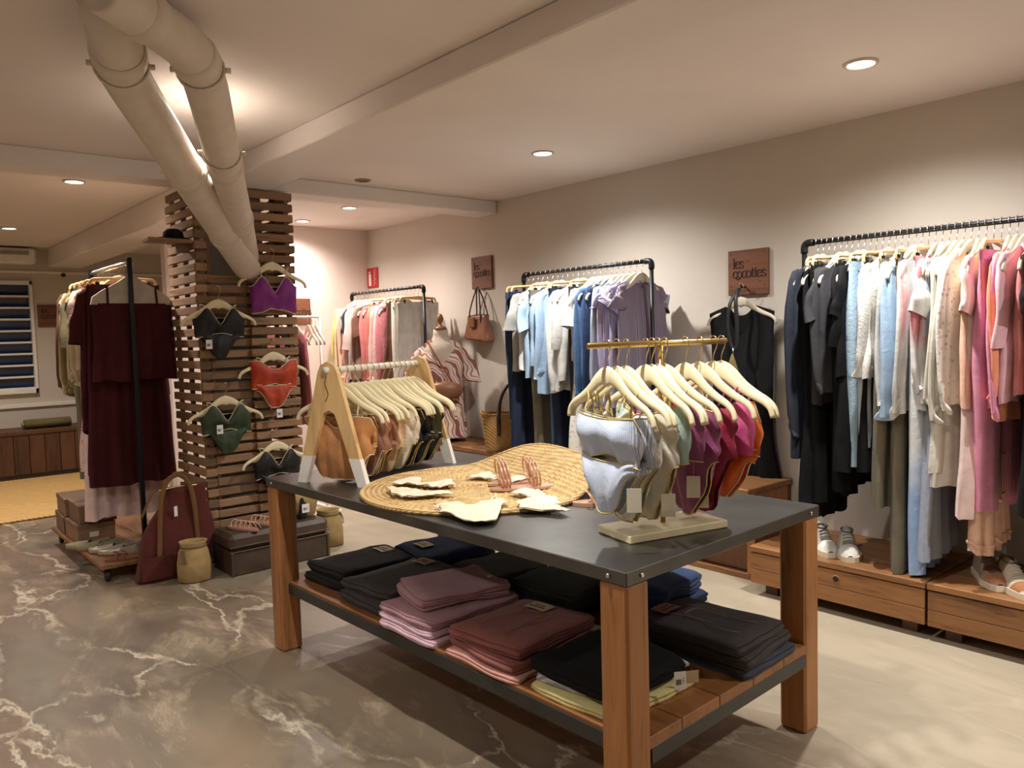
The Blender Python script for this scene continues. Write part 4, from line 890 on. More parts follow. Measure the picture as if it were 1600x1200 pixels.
for i, (kd, mt, nm) in enumerate(AITEMS):
    x = .045+(AL-.09)*(i/(NA-1))**.92; pos = tuple(AW @ Vector((x, 0, AH-.032))); rz = adir+pi/2+pi+R.uniform(-.12, .12)
    hanger(H_CREAM, 'cream hanger carrying %s swimwear, %s on A-frame rail' % (nm, ORD[i]), pos, rz, 'hangers on the A-frame rail')
    tail = '%s hanger from the front of A-frame' % ORD[i]
    if kd == 'bra':
        place(bra(mt, tr_gold if i % 2 else tr_cream, W=.155, zt=-.165, style='band' if i % 3 else 'vee', H=.12), pos, rz, '%s bikini top, %s' % (nm, tail), 'bikini top', 'swimwear on the A-frame rail')
        place(brief(mt, tr_gold if i % 2 else None, W=.145, z0=-.285, H=.13), pos, rz, '%s bikini brief, %s' % (nm, tail), 'bikini brief', 'swimwear on the A-frame rail')
    else: place(body(mt, tr_gold if i % 2 else tr_cream, W=.17 if i == 0 else .155, zt=-.165, L=.255, wide=.5), pos, rz, '%s one-piece swimsuit, %s' % (nm, tail), 'swimsuit', 'swimwear on the A-frame rail')
price_tag('white card tag lying under the A-frame rail', tw(.17, 1.50, TH_+.0035), .4, WCARD, .05, .035, .01, False).rotation_euler = (-pi/2+.02, 0, .4)

# brass T-stand
GC = Vector((1.700, 1.345, TH_)); ga = math.radians(-14)
gs = thing('brass_stand', 'brass T-bar stand on a cream block at the table end', 'display stand', GC, ga)
MB().box(-.165, .165, -.077, .077, 0, .022, .003).build('base_block', CREAM, gs, smooth=False)
MB().sweep([(0, 0, .02), (0, 0, .516)], .0075, 14).build('post', GOLD, gs)
MB().sweep([(-.235, 0, .516), (-.232, 0, .516), (.232, 0, .516), (.235, 0, .516)], [.006, .0085, .0085, .006], 14).build('crossbar', GOLD, gs)
GW = Matrix.Translation(GC) @ Matrix.Rotation(ga, 4, 'Z')
GIT = [(-.175, 'set', c_bst, 'blue striped', tr_gold), (-.145, 'set', c_bst, 'pale striped', tr_gold), (-.115, 'body', c_lace, 'white eyelet', tr_gold), (-.05, 'body', s_wht, 'ivory eyelet', tr_gold), (-.03, 'bra', s_mint, 'mint', tr_gold), (-.01, 'brief', s_mint, 'mint', tr_gold), (.012, 'bra', s_plum, 'plum', tr_gold),
       (.085, 'body', s_plum, 'plum', tr_gold), (.135, 'body', s_cri, 'crimson', None), (.185, 'bra', s_pk, 'bubblegum pink', None), (.215, 'set', s_org, 'bright orange', tr_cream)]
for i, (x, kd, mt, nm, trm) in enumerate(GIT):
    pos = tuple(GW @ Vector((x, 0, .516))); rz = ga-pi/2+R.uniform(-.1, .1)
    hanger(H_CREAM, 'cream hanger carrying %s swimwear, %s on brass stand' % (nm, ORD[i]), pos, rz, 'hangers on the brass stand')
    tail = '%s hanger from left on brass stand' % ORD[i]
    if kd in ('set', 'bra'): place(bra(mt, trm, W=.15, zt=-.165, style='band' if i < 2 else 'vee', H=.135, dp=.028), pos, rz, '%s bikini top, %s' % (nm, tail), 'bikini top', 'swimwear on the brass stand')
    if kd in ('set', 'brief'): place(brief(mt, trm, W=.135, z0=-.295 if kd == 'set' else -.19, H=.15, dp=.02), pos, rz, '%s bikini brief, %s' % (nm, tail), 'bikini brief', 'swimwear on the brass stand')
    if kd == 'body': place(body(mt, trm, W=.15, zt=-.165, L=.31), pos, rz, '%s one-piece swimsuit, %s' % (nm, tail), 'swimsuit', 'swimwear on the brass stand')
for lab, x, z, dy in (('cream tag hanging under the striped bikini on brass stand', -.21, -.35, -.16), ('cream tag hanging left of the brass post', -.09, -.38, -.14), ('larger cream tag hanging right of the brass post', .05, -.36, -.07), ('cream tag resting on the cream base block', .105, -.40, -.04), ('cream tag hanging at the orange end of brass stand', .218, -.345, -.03)):
    price_tag(lab, tuple(GW @ Vector((x, dy, .516+z))), ga-.6, CARD, .036, .06, .075, False)

# braided straw mat with its far side curling up
MX, MY, MR = .42, 1.01, .424
def matz(x, y):
    d = (x-MX)*.96-(y-MY)*.26; return TH_+.012+.085*smooth01((d-.10)/.30)+.012*math.sin((y-MY)*9)*smooth01((d-.05)/.3)
def matfn(u, v):
    a = 2*pi*u; r = MR*(1-v)+.004*v; br = .0028*math.sin(r*2*pi/.019)+.0012*math.sin(a*90+r*300)
    x = MX+r*math.cos(a); y = MY+r*math.sin(a); return (x, y, matz(x, y)+br)
MATM = straw('braided_straw', lin(210, 178, 122), lin(150, 116, 68), 40, 40)
mo = MB().grid(matfn, 150, 64, True); lo_ = MB().grid(lambda u, v: (lambda q: (q[0], q[1], q[2]-.010))(matfn(u, v)), 60, 12, True); lo_.f = [q[::-1] for q in lo_.f]
mt_ = mo.add(lo_.v, lo_.f).build('straw_mat', MATM, None, TC, TRZ); tag(mt_, 'round braided straw mat curling up at its far side on the table', 'mat')
MB().sweep([(MX+MR*math.cos(a), MY+MR*math.sin(a), matz(MX+MR*math.cos(a), MY+MR*math.sin(a))-.004) for a in [2*pi*k/70 for k in range(70)]], (.009, .009), 8, closed=True).build('edge_braid', MATM, mt_)
# pale underwear laid on the mat
def laid(o, x, y, rz, label, cat, lift=.004, zoff=0):
    me = o.data; zs = [v.co.z for v in me.vertices]; zc = (max(zs)+min(zs))/2
    objs = [o]+list(o.children)
    for q in objs:
        for v in q.data.vertices:
            lx, ly, lz = v.co; ny = lz-zc; th2 = -ly
            gx, gy = x+lx*math.cos(rz)-ny*math.sin(rz), y+lx*math.sin(rz)+ny*math.cos(rz)
            onmat = math.hypot(gx-MX, gy-MY) < MR+.004
            v.co = (gx, gy, (matz(gx, gy) if onmat else TH_+.002)+.006+lift+(th2*.16+.003)+.013*abs(noise.noise((gx*16, gy*16, zoff)))+.004*abs(noise.noise((gx*45, gy*45, 3))))
        q.data.update()
    o.location = TC; o.rotation_euler = (0, 0, TRZ); tag(o, label, cat, 'pale underwear on the straw mat')
u_bl, u_pk = sw('shell_pink', 240, 214, 190), sw('shell', 238, 208, 178)
laid(bra(u_bl, tr_gold, W=.125, zt=-.2, style='tri', strap=False), .27, 1.15, .35-pi/2, 'shell pink bikini top at the left of the straw mat', 'bikini top')
laid(brief(u_pk, tr_cream, W=.14, z0=-.3, H=.11), .13, 1.03, .3-pi/2, 'shell pink brief before the top at the left of mat', 'bikini brief')
laid(bra(u_bl, tr_cream, W=.12, zt=-.2, style='vee', strap=False, H=.09), .50, 1.02, .1-pi/2, 'thin shell pink top at the middle back of mat', 'bikini top')
laid(body(u_pk, tr_cream, W=.115, zt=-.2, L=.24, dp=.02), .115, .67, -.5, 'shell pink bodysuit hanging over the front edge of the mat', 'swimsuit')
laid(brief(u_pk, tr_cream, W=.11, z0=-.3, H=.12), .30, .60, -.35-pi/2, 'shell pink brief at the right end of the mat', 'bikini brief')
laid(bra(u_bl, tr_cream, W=.11, zt=-.2, style='band', strap=False, H=.09), .36, .67, -.3-pi/2, 'folded shell pink bandeau behind the right brief on mat', 'bikini top', .006)
BRZ = plain('rose_gold_leather', lin(208, 164, 138), .34, .4)
def coil_sandal(label, x, y, rz):
    t = thing('coil_sandal', label, 'sandal', tw(x, y, matz(x, y)+.006), TRZ+rz, 'rose gold sandals on the mat')
    def sol(z): return [( (.036+.006*math.sin(s_*pi))*math.cos(a)*(1 if True else 1), .115*math.sin(a)) for a in [2*pi*k/28 for k in range(28)] for s_ in (0,)]
    MB().prism(sol(0), 0, .008).build('sole', BRZ, t, smooth=False)
    for (yy, r, zz) in ((-.055, .036, 0), (.05, .038, .02)):
        for k in range(3):
            P = [((r+.002*k)*math.cos(a), yy+.012*k+.006*math.sin(a*1.0), .012+(r+.004)*(1+math.sin(a))*.95+.0) for a in [2*pi*q/22 for q in range(22)]]
            MB().sweep(P, .0035, 6, closed=True).build('coil_strap', BRZ, t)
coil_sandal('left rose gold sandal with coiled straps on the mat', .455, .83, 1.0); coil_sandal('right rose gold sandal with coiled straps on the mat', .515, .915, 1.12)
def slide_sandal(label, p, rz, mat, group=None, laces=False):
    t = thing('flat_sandal', label, 'sandal', p, rz, group)
    MB().prism([(.036*math.cos(a)*(1+.15*math.sin(a)), .115*math.sin(a)) for a in [2*pi*k/26 for k in range(26)]], 0, .011).build('sole', mat, t, smooth=False)
    for k in range(2 if not laces else 5):
        yy = .05-.035*k; MB().sweep(spline([(-.036, yy, .008), (-.028, yy+.01, .035), (0, yy+.02, .046), (.028, yy+.005, .035), (.036, yy-.01, .008)], 4), (.006 if not laces else .0025, .0025), 6).build('strap', mat, t)
    return t
slide_sandal('bronze flat sandal lying under the striped bikini on table', tw(.52, .50, TH_), .9, BRZ)

# ------------------------------------------------------------------ low cabinets along the wall
def cabinet(label, y0, y1):
    t = thing('wall_cabinet', label, 'cabinet', (3.5, (y0+y1)/2, 0)); l = (y1-y0)/2
    MB().box(-.20, .215, -l, l, .44, .47, .004).build('top_board', RECL, t, smooth=False)
    MB().box(-.13, .215, -l+.01, l-.01, .0, .03, .003).build('bottom_rail', RECL, t, smooth=False)
    MB().box(.18, .21, -l+.01, l-.01, .03, .44).build('back_panel', DARKW, t, smooth=False)
    n = 3
    for i in range(n+1):
        y = -l+.03+(2*l-.06)*i/n; MB().box(-.135, .18, y-.022, y+.022, .03, .44, .003).build('upright', OAK, t, smooth=False)
    for i in range(n):
        ya, yb = -l+.03+(2*l-.06)*i/n+.026, -l+.03+(2*l-.06)*(i+1)/n-.026
        for z in (.035, .235):
            d_ = MB().box(-.10, -.08, ya, yb, z, z+.185, .003).build('drawer_front', RECL if i % 2 else DARKW, t, smooth=False)
            MB().box(-.106, -.10, (ya+yb)/2-.03, (ya+yb)/2+.03, z+.13, z+.15, .002).build('drawer_grip', BLACK, d_, smooth=False)
cabinet('low wooden cabinet behind the table below the blue clothes', 2.09, 3.40)
cabinet('low wooden cabinet under the straw tote', 3.42, 4.73); cabinet('low wooden cabinet below the corner pipe rack', 4.75, 6.05)
def drawer_bench(label, y0, y1, hy):
    t = thing('drawer_bench', label, 'bench', (3.46, (y0+y1)/2, 0)); l = (y1-y0)/2
    for i in range(3): MB().box(-.265+i*.175, -.265+(i+1)*.175-.002, -l, l, .205, .232, .003).build('top_plank', RECL, t, smooth=False)
    MB().box(-.262, -.242, -l+.003, l-.003, .125, .200, .002).build('drawer_front', RECL, t, smooth=False)
    dl = MB().box(-.262, -.242, -l+.003, l-.003, .058, .1235, .002).build('drawer_front', RECL, t, smooth=False)
    MB().box(-.24, .25, -l+.004, l-.004, .058, .205).build('carcass', RECL, t, smooth=False)
    yy = hy-(y0+y1)/2
    MB().lathe([(.012, 0), (.0165, .001), (.0165, .003), (.012, .003)], 18, cap=False).xf(Matrix.Translation((-.2625, yy, .165)) @ Matrix.Rotation(-pi/2, 4, 'Y')).build('finger_ring', RECL, t)
    MB().lathe([(.0125, .0), (.0125, .0015)], 18).xf(Matrix.Translation((-.2625, yy, .165)) @ Matrix.Rotation(-pi/2, 4, 'Y')).build('finger_hole', INK, t)
    for (x, y) in ((-.18, -l+.08), (-.18, l-.08), (.2, -l+.08), (.2, l-.08)): MB().box(x-.03, x+.03, y-.03, y+.03, 0, .058, .002).build('foot', DARKW, t, smooth=False)
drawer_bench('low reclaimed wood drawer bench with the white sneakers on it', 1.235, 2.02, 1.60)
drawer_bench('low reclaimed wood drawer bench with the tan sneakers on it', .40, 1.23, .86)

# ------------------------------------------------------------------ shoes
def sneaker(label, loc, rz, up_m, sole_m, toe_m, lace_m, group):
    t = thing('sneaker', label, 'shoe', loc, rz, group)      # toe points to local -y
    Wf = pw([(0, .012), (.08, .034), (.3, .047), (.6, .038), (.9, .036), (1, .014)]); Hf = pw([(0, .03), (.12, .046), (.4, .062), (.62, .092), (.85, .098), (1, .10)])
    def upf(a, s_, k=1.0, z0=.02):
        y = -.135+.27*s_; an = pi*a; w_ = Wf(s_)*k
        return (w_*math.copysign(abs(math.cos(an))**.75, math.cos(an))*(1-.25*math.sin(an)), y, z0+(Hf(s_)*k-.02)*math.sin(an)**.8)
    MB().grid(lambda a, s_: upf(a, s_), 16, 18).build('upper', up_m, t)
    MB().prism([((Wf(s_)+.004)*q, -.138+.276*s_) for q, rng in ((1, range(19)), (-1, range(18, -1, -1))) for s_ in [k/18 for k in rng]], 0, .024).build('sole', sole_m, t, smooth=False)
    MB().grid(lambda a, s_: upf(a, s_*.24, 1.03), 14, 6).build('toe_cap', toe_m, t)
    MB().grid(lambda a, s_: upf(.1+.8*a, .84+.16*s_, 1.03), 12, 4).build('heel_counter', toe_m, t)
    MB().lathe([(.0005, .001), (.024, .002), (.029, .006), (.031, .012)], 18, (0, .075, .085), sx=.9, sy=1.7, cap=False).build('shaded_lining', plain('shaded_shoe_lining', lin(120, 112, 102), .9), t)  # dish over the opening, colour darkened for the shade inside the shoe
    lc = MB()
    for k in range(5): s_ = .34+.055*k; lc.sweep([upf(a, s_+.012*math.sin(a*8), 1.05) for a in (.3, .38, .5, .62, .7)], .0025, 5)
    lc.build('laces', lace_m, t)
sn_w = C('canvas_white', 232, 228, 218); sn_s = plain('gum_white_sole', lin(228, 218, 196), .6); sn_t = C('suede_tan', 178, 122, 84); sn_c = C('suede_cream', 224, 208, 182); sn_l = C('brown_laces', 120, 86, 66)
sneaker('white sneaker beside the table leg on the bench, left shoe', (3.36, 1.735, .233), -.9, sn_w, sn_s, sn_w, C('grey_laces', 160, 154, 144), 'white sneakers on the bench'); sneaker('white sneaker nearer the olive trousers on the bench, right shoe', (3.36, 1.625, .233), -1.05, sn_w, sn_s, sn_w, MATS['cloth_grey_laces'], 'white sneakers on the bench')
sneaker('brown laced tan sneaker on the bench, left of its pair', (3.38, 1.065, .233), -1.0, C('suede_grey', 160, 138, 116), sn_s, sn_t, sn_l, 'tan sneakers on the bench'); sneaker('white laced cream sneaker at right edge, right of its pair', (3.34, .965, .233), -.95, sn_c, sn_s, sn_t, sn_w, 'tan sneakers on the bench')
def flat_shoe(label, loc, rz, mat, group):
    t = thing('flat_shoe', label, 'shoe', loc, rz, group); Wf = pw([(0, .008), (.1, .028), (.3, .038), (.6, .03), (.9, .028), (1, .01)])
    MB().prism([((Wf(s_)+.001)*q, -.12+.24*s_) for q, rng in ((1, range(15)), (-1, range(14, -1, -1))) for s_ in [k/14 for k in rng]], 0, .008).build('sole', CARAMEL, t, smooth=False)
    MB().grid(lambda a, s_: (Wf(s_*.55)*math.cos(pi*a), -.12+.24*s_*.55, .008+(.022+.018*s_)*math.sin(pi*a)**.7), 12, 8).build('vamp', mat, t)
    for q in (-1, 1): MB().grid(lambda a, s_: (q*Wf(.5+.5*s_)*(1-.1*a), -.12+.24*(.5+.5*s_), .008+a*(.03+.02*s_)), 3, 8).build('heel_side', mat, t)
sg = C('sage_suede', 142, 136, 110); gl = plain('silver_leather', lin(168, 160, 144), .35, .4)
for k, (x, y, rz, mt, lab) in enumerate(((1.02, 4.93, .9, sg, 'sage flat shoe furthest left on the rack board'), (1.06, 4.86, .95, sg, 'sage flat shoe second on the rack board'), (1.10, 4.74, 1.0, gl, 'silver laced flat nearest the blush skirt on board'), (1.13, 4.66, 1.05, gl, 'silver laced flat nearer the tan sandals on board'))): flat_shoe(lab, (x, y, .101), rz+pi, mt, 'flats on the rack board')
slide_sandal('tan leather sandal on the rack board, left of two', (1.13, 4.52, .101), 1.3, CARAMEL, 'tan sandals on the rack board'); slide_sandal('tan leather sandal on the rack board, beside the post', (1.26, 4.58, .101), 1.5, CARAMEL, 'tan sandals on the rack board')
slide_sandal('lace-up sandal on the trunk, left of two', (1.635, 4.19, .225), .35, BRZ, 'lace-up sandals on the trunk', True); slide_sandal('lace-up sandal on the trunk, behind the table leg', (1.76, 4.22, .225), .3, BRZ, 'lace-up sandals on the trunk', True)
BOXM = plain('shoe_box_board', lin(128, 100, 78), .7); BOXG = plain('kraft_box', lin(146, 116, 90), .7)
def shoe_box(label, x, y, z, m_):
    t = thing('shoe_box', label, 'box', (x, y, z), R.uniform(-.05, .05), 'shoe boxes on the rack board')
    MB().box(-.10, .10, -.15, .15, 0, .085, .002).build('box_body', m_, t, smooth=False); MB().box(-.103, .103, -.153, .153, .078, .108, .002).build('lid', BOXM, t, smooth=False); MB().box(-.04, .01, -.1535, -.15, .03, .06).build('label_sticker', CARD, t, smooth=False)
shoe_box('brown shoe box on the rack board, bottom of the front stack', 1.10, 5.22, .101, BOXG); shoe_box('brown shoe box on the rack board, top of the front stack', 1.12, 5.23, .211, BOXM)
shoe_box('brown shoe box on the rack board, bottom of the rear stack', 1.10, 5.54, .101, BOXM); shoe_box('brown shoe box on the rack board, top of the rear stack', 1.11, 5.53, .211, BOXG)

# ------------------------------------------------------------------ trunk, baskets, bags round the pillar
tr = thing('old_trunk', 'old dark leather trunk standing before the pallet pillar', 'trunk', (1.81, 4.22, 0))
MB().box(-.285, .285, -.13, .125, 0, .13, .006).build('trunk_body', TRUNK, tr, smooth=False); ld = MB().box(-.289, .289, -.134, .129, .132, .223, .022).build('lid', TRUNK, tr, smooth=False)
for z in (.128, .155): MB().box(-.291, .291, -.137, .131, z, z+.006, .001).build('metal_band', plain('aged_tin', lin(96, 84, 70), .4, .6), tr, smooth=False)
for x in (-.287, .272): MB().box(x, x+.015, -.137, -.12, 0, .13, .002).build('corner_strip', MATS['aged_tin'], tr, smooth=False)
MB().box(-.03, .03, -.14, -.13, .10, .16, .003).build('lock', MATS['aged_tin'], tr, smooth=False)
SEAG = straw('seagrass', lin(200, 172, 118), lin(146, 116, 68), 70, 110)
def small_basket(label, loc, rz, s=1):
    t = thing('seagrass_basket', label, 'basket', loc, rz)
    prof = [(.060, 0), (.078, .006), (.078, .09), (.068, .15), (.056, .172), (.060, .186), (.066, .198), (.060, .197), (.052, .175), (.06, .1), (.06, .012)]
    MB().lathe([(a*s, b*s) for a, b in prof], 28, sx=1, sy=.8, cap=True).build('basket_body', SEAG, t)
    MB().sweep([(.059*s*math.cos(a), .047*s*math.sin(a), .171*s) for a in [2*pi*k/26 for k in range(26)]], .004*s, 6, closed=True).build('drawstring', C('olive_cord', 110, 96, 62), t)
    q = MB()
    for k in range(5): q.sweep(spline([(-.055*s+.003*k, -.048*s, .168*s), (-.066*s+.006*k, -.058*s, .14*s), (-.068*s+.009*k, -.064*s, .10*s)], 3), .0022, 5)
    q.build('tassel', MATS['cloth_olive_cord'], t)
small_basket('squat seagrass basket with tassel standing before the burgundy bag', (1.365, 4.195, 0), -.3, 1.08); small_basket('seagrass basket with long tassel at the right of trunk', (2.21, 4.31, 0), 2.4, 1.12)
hb = thing('straw_bag', 'straw bag with black base leaning on the trunk behind table leg', 'bag', (2.02, 4.21, .2235), .2)
MB().lathe([(.03, 0), (.06, .01), (.085, .10), (.095, .15)], 22, sx=1, sy=.45).build('bag_body', SEAG, hb); MB().box(-.062, -.015, -.035, .02, 0, .13, .008).build('black_panel', BLACK, hb, smooth=False)
price_tag('white tag on the straw bag behind the left table leg', (1.985, 4.14, .315), 0, WCARD, .045, .05, .02)
# burgundy weekend bag leaning on the rack
db = thing('weekend_bag', 'burgundy canvas weekend bag with tan straps slumped by the pillar', 'bag', (1.315, 4.375, .0), .06)
def bagfn(u, v):
    a = 2*pi*u; zz = v; w_ = .20*(1-.48*smooth01((v-.35)/.65)); d_ = .07*(1-.7*smooth01((v-.25)/.75))+.004
    x = w_*math.copysign(abs(math.cos(a))**.6, math.cos(a)); y = d_*math.copysign(abs(math.sin(a))**.6, math.sin(a)); nn = noise.noise((x*9, y*9, v*3))
    return (x+.018*nn+.09*v, y+.012*nn, .004+.47*v+.03*(abs(x)/.2)**2*v+.012*nn*v)
mbg = MB().grid(bagfn, 44, 18, True); bcan = C('burgundy_canvas', 92, 44, 38); c0 = len(mbg.v); mbg.f += [tuple(range(44))[::-1], tuple(18*44+k for k in range(44))]; mbg.build('bag_body', bcan, db)
SUED = C('tan_suede', 118, 84, 50)
for s_ in (-1, 1):
    MB().sweep(spline([(s_*.10-.0, -.077, .08), (s_*.10+.01, -.07, .2), (s_*.085+.02, -.05, .42), (s_*.05+.03, -.03, .52), (.035, -.025, .55), (.035-s_*.02, -.025, .55)], 5), (.003, .015), 6, upv=(1, 0, 0)).build('strap', SUED, db)
    MB().sweep(spline([(s_*.15, 0, .34), (s_*.12+.03, .0, .46), (s_*.06+.04, -.01, .50)], 5), (.003, .016), 6, upv=(0, 1, 0)).build('side_strap', SUED, db)
MB().sweep(spline([(-.06, -.02, .475), (.05, -.018, .482), (.15, -.02, .475)], 6), (.004, .006), 6).build('zip', GOLD, db)
MB().grid(lambda a, b: (-.19+.16*a, -.08-.004*math.sin(pi*a), .02+.12*b), 8, 6).build('front_pocket', bcan, db)
price_tag('white tag dangling from the burgundy weekend bag', (1.325, 4.318, .385), .3, WCARD, .02, .055, .03, False)

# straw tote on the cabinet
tt = thing('straw_tote', 'large straw tote with black leather handles on the cabinet', 'bag', (3.44, 3.99, .47), -.72)
def tote(u, v, k=1.0):
    a = 2*pi*u; w_ = lerp(.178, .212, v**.8)*k; d_ = lerp(.07, .092, v)*k
    return (w_*math.copysign(abs(math.cos(a))**.45, math.cos(a)), d_*math.copysign(abs(math.sin(a))**.55, math.sin(a)), .252*v+.012*(abs(math.cos(a))**3)*v)
TOTE = straw('palm_straw', lin(186, 142, 84), lin(128, 90, 44), 30, 70)
q = MB().grid(tote, 56, 14, True); q.f.append(tuple(range(56))[::-1]); q2 = MB().grid(lambda u, v: tote(u, .02+.98*v, .96), 40, 8, True); q2.f = [f_[::-1] for f_ in q2.f]; q.add(q2.v, q2.f).build('tote_body', TOTE, tt)
MB().sweep([tote(k/50, 1) for k in range(50)], .0055, 7, closed=True).build('rim', TOTE, tt)
for s_ in (-1, 1):
    yy = s_*.092
    MB().sweep(spline([(-.09, yy, .15), (-.088, yy+s_*.004, .25), (-.07, yy-s_*.02, .36), (-.02, yy-s_*.05, .44), (.05, yy-s_*.05, .43), (.08, yy-s_*.02, .34), (.082, yy+s_*.004, .25), (.085, yy, .13)], 6), (.0035, .011), 7, upv=(1, 0, 0)).build('handle', BLACK, tt)
    for x in (-.09, .085): MB().sweep([(x, yy+s_*.006, .27), (x+.004, yy+s_*.008, .2), (x, yy+s_*.006, .11)], (.003, .012), 6, upv=(1, 0, 0)).build('handle_tab', BLACK, tt)
# brown bag with black strap behind the brass stand
b2 = thing('tan_bag', 'tan leather bag with black strap on the cabinet behind brass stand', 'bag', (3.40, 3.12, .47), -.85)
MB().box(-.11, .11, -.05, .05, 0, .20, .02).build('bag_body', CARAMEL, b2, smooth=False); MB().box(-.09, -.06, -.056, .056, 0, .205, .004).build('black_band', BLACK, b2, smooth=False); MB().sweep(spline([(-.1, 0, .19), (-.12, -.01, .30), (-.03, -.02, .40), (.08, 0, .3), (.1, 0, .19)], 6), (.003, .01), 6).build('strap', BLACK, b2)
# brown leather handbag hanging on the wall
hk = tag(MB().sweep([(3.715, 4.61, 1.605), (3.675, 4.61, 1.60), (3.668, 4.61, 1.615)], .006, 8).build('wall_hook', WHITE), 'white wall hook holding the brown handbag', 'hook'); MB().lathe([(.016, 0), (.016, .004)], 14).xf(Matrix.Translation((3.716, 4.61, 1.605)) @ Matrix.Rotation(-pi/2, 4, 'Y')).build('hook_plate', WHITE, hk)
wb_ = thing('leather_handbag', 'brown leather handbag with dark handles hanging below the small sign', 'bag', (3.665, 4.61, 1.20), -pi/2-.12)
def hbf(u, v):
    a = 2*pi*u; w_ = lerp(.165, .125, smooth01(v)); d_ = lerp(.055, .03, v); nn = noise.noise((math.cos(a)*2, v*3, math.sin(a)*2))
    return (w_*math.copysign(abs(math.cos(a))**.5, math.cos(a))+.01*nn, d_*math.copysign(abs(math.sin(a))**.6, math.sin(a))+.01*nn-.0, .02+.18*v-.02*(1-v)*math.cos(a)+.008*nn)
q = MB().grid(hbf, 40, 12, True); q.f += [tuple(range(40))[::-1], tuple(12*40+k for k in range(40))]; q.build('bag_body', CARAMEL, wb_)
for s_ in (-1, 1): MB().sweep(spline([(-.075, s_*.03, .13), (-.07, s_*.032, .22), (-.04, s_*.015, .33), (-.008, 0, .405), (.012, 0, .405), (.05, s_*.015, .33), (.085, s_*.032, .2), (.085, s_*.03, .12)], 5), .0055, 8).build('handle', plain('dark_brown_leather', lin(58, 40, 32), .4), wb_)
MB().box(-.035, .035, -.062, -.045, .11, .19, .006).build('front_flap', CARAMEL, wb_, smooth=False); MB().sweep([(-.12, 0, .203), (0, 0, .208), (.12, 0, .203)], .004, 6).build('zip', BLACK, wb_)
# dress and shoulder bag on the wall beside the right rack
tag(MB().sweep([(3.715, 2.35, 1.475), (3.66, 2.35, 1.47), (3.655, 2.35, 1.488)], .005, 8).build('wall_hook', STEEL), 'dark wall hook below the square walnut sign', 'hook')
hanger(H_OFFW, 'off-white hanger on the wall holding the black scoop-neck dress', (3.655, 2.35, 1.475), -pi/2, 'wall hangers')
dr = top_garment('dress', c_black, L=1.10, sleeves=None, neck=.16, Wb=.19, Wh=.25, waist=.18, folds=4, amp=.014, dp=.022, slope=.04)
place(dr, (3.655, 2.35, 1.475), -pi/2, 'long black scoop-neck dress hanging on the wall under the sign', 'dress', 'clothes on the wall hook')
sb = thing('shoulder_bag', 'khaki pouch on a wide black strap over the black wall dress', 'bag', (3.60, 2.34, 1.46), -pi/2)
MB().sweep(spline([(0, .02, 0), (-.028, -.02, -.08), (-.035, -.03, -.2), (-.01, -.034, -.31), (.02, -.034, -.30), (.02, -.03, -.18), (.008, -.02, -.06), (0, .02, .004)], 6), (.003, .013), 6, upv=(1, 0, 0), closed=False).build('strap', BLACK, sb)
MB().sweep([(.0, -.036, -.31), (.0, -.036, -.35)], .004, 6).build('clasp', CHROME, sb); MB().lathe([(.004, -.34), (.02, -.38), (.05, -.47), (.06, -.53), (.03, -.55)], 18, (0, -.045, 0), sx=1, sy=.4).build('pouch', C('khaki_canvas', 128, 110, 72), sb)

# ------------------------------------------------------------------ tailor's bust in a printed dress
MP = (3.40, 4.73, .47); mrz = -.62
mn = thing('mannequin_bust', 'tailor bust with wooden neck cap standing on the cabinet', 'mannequin', MP, mrz)
CAL = cloth('calico_bust', lin(206, 192, 176)); NK = .80
MB().lathe([(.10, .25), (.12, .35), (.105, .48), (.125, .60), (.13, .68), (.10, .735), (.055, .765), (.047, .80), (.046, .835)], 28, sx=1.15, sy=.8).build('torso', CAL, mn)
MB().lathe([(.048, .835), (.048, .845), (.03, .857), (.012, .865), (.012, .88), (.022, .895), (.026, .915), (.018, .94), (.004, .952)], 20).build('neck_cap', wood('cap_wood', lin(158, 108, 64), lin(116, 74, 40), 'z', .4), mn)
MB().sweep([(0, 0, .02), (0, 0, .26)], .012, 12).build('stand_pole', CHROME, mn); MB().lathe([(.11, 0), (.11, .01), (.02, .022)], 24).build('stand_base', BLACK, mn)
SEED[0] += 1; q = MB()
def mtop(u, s_):
    a = abs(u); return .765-(.09 if s_ < 0 else .02)*(1-(a/.42)**2) if a < .42 else lerp(.765, .70, ((a-.42)/.58)**1.3)
shell(q, pw([(0, .155), (.15, .165), (.4, .15), (1, .175)]), mtop, lambda u: .03, lambda t: lerp(.055, .11, smooth01(t*5)), 30, 24, 4, .012, 5, hem=.01)
md = q.build('printed_dress', c_print); place(md, MP, mrz, 'cream and brown swirl-print dress worn by the tailor bust', 'dress', None)
for s_ in (-1, 1): sleeve_mb(s_, .24, .06, .085, 3+s_, x0=.165, z0=.685, lean=.05).build('sleeve', c_print, md)
cb = thing('crossbody_bag', 'brown leather crossbody bag slung over the printed dress', 'bag', (MP[0], MP[1], .47), mrz)
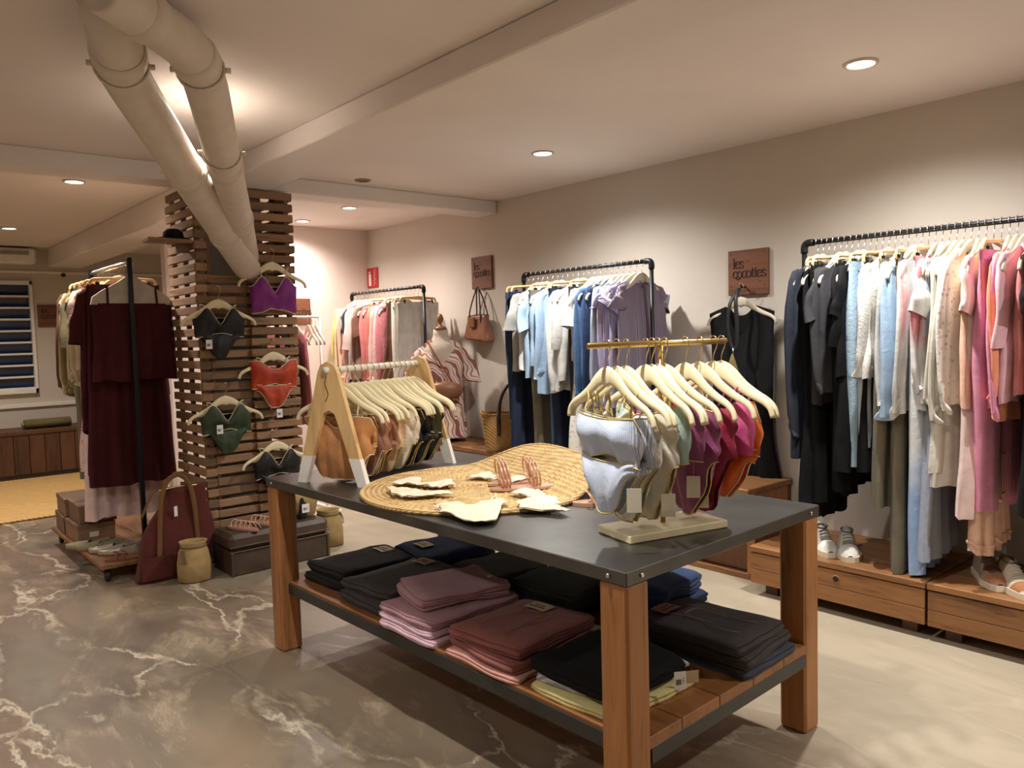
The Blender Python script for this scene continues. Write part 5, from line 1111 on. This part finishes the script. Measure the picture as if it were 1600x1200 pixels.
MB().lathe([(.02, -.065), (.08, -.06), (.11, -.015), (.1, .035), (.065, .058), (.02, .065)], 24, (.02, -.16, .39), sx=1.15, sy=.5).build('bag_body', CARAMEL, cb)
MB().sweep(spline([(.09, -.155, .42), (.03, -.14, .52), (-.04, -.125, .64), (-.09, -.07, .735), (-.10, .0, .755), (-.09, .07, .70)], 6), (.002, .007), 6).build('strap', C('brick_strap', 150, 88, 72), cb)
price_tag('white barcode tag on the brown crossbody bag', tuple(Matrix.Translation(MP) @ Matrix.Rotation(mrz, 4, 'Z') @ Vector((-.085, -.2, .425))), mrz, WCARD, .04, .055, .02)

# ------------------------------------------------------------------ rail half hidden behind the pillar
br_ = thing('side_rail', 'slim white clothes rail half hidden behind the pallet pillar', 'clothes rack', (2.52, 5.25, 0))
MB().sweep([(-.3, 0, 1.42), (.17, 0, 1.42)], .009, 10).build('rail', WHITE, br_)
for x in (-.3, .17): MB().sweep([(x, 0, .02), (x, 0, 1.42)], .009, 10).build('post', WHITE, br_)
for x in (-.3, .17): MB().box(x-.015, x+.015, -.2, .2, 0, .02, .003).build('foot', WHITE, br_, smooth=False)
for k, (x, mk, lab, cat) in enumerate(((2.30, lambda: top_garment('shirt', c_pst, L=.62, sleeves='elbow', collar=True), 'pink striped shirt on the rail behind the pillar', 'shirt'), (2.40, lambda: top_garment('dress', C('bottle_green', 30, 40, 34), L=.6, sleeves=None), 'dark green top beside the pink striped shirt', 'top'), (2.50, lambda: top_garment('blouse', c_pst, L=.66), 'pink striped blouse at the right of the half-hidden rail', 'blouse'))):
    place(mk(), (x, 5.25, 1.42), pi/2+R.uniform(-.1, .1), lab, cat, 'clothes behind the pillar'); hanger(H_OFFW, 'off-white hanger carrying the '+lab.split(' on')[0].split(' beside')[0].split(' at')[0]+' behind the pillar', (x, 5.25, 1.42), pi/2, 'hangers behind the pillar')
for x, q in ((2.60, 'leftmost'), (2.63, 'middle'), (2.66, 'rightmost')): hanger(H_OFFW, '%s empty off-white hanger at the end of rail behind pillar' % q, (x, 5.25, 1.42), pi/2-.2, 'empty hangers behind the pillar')
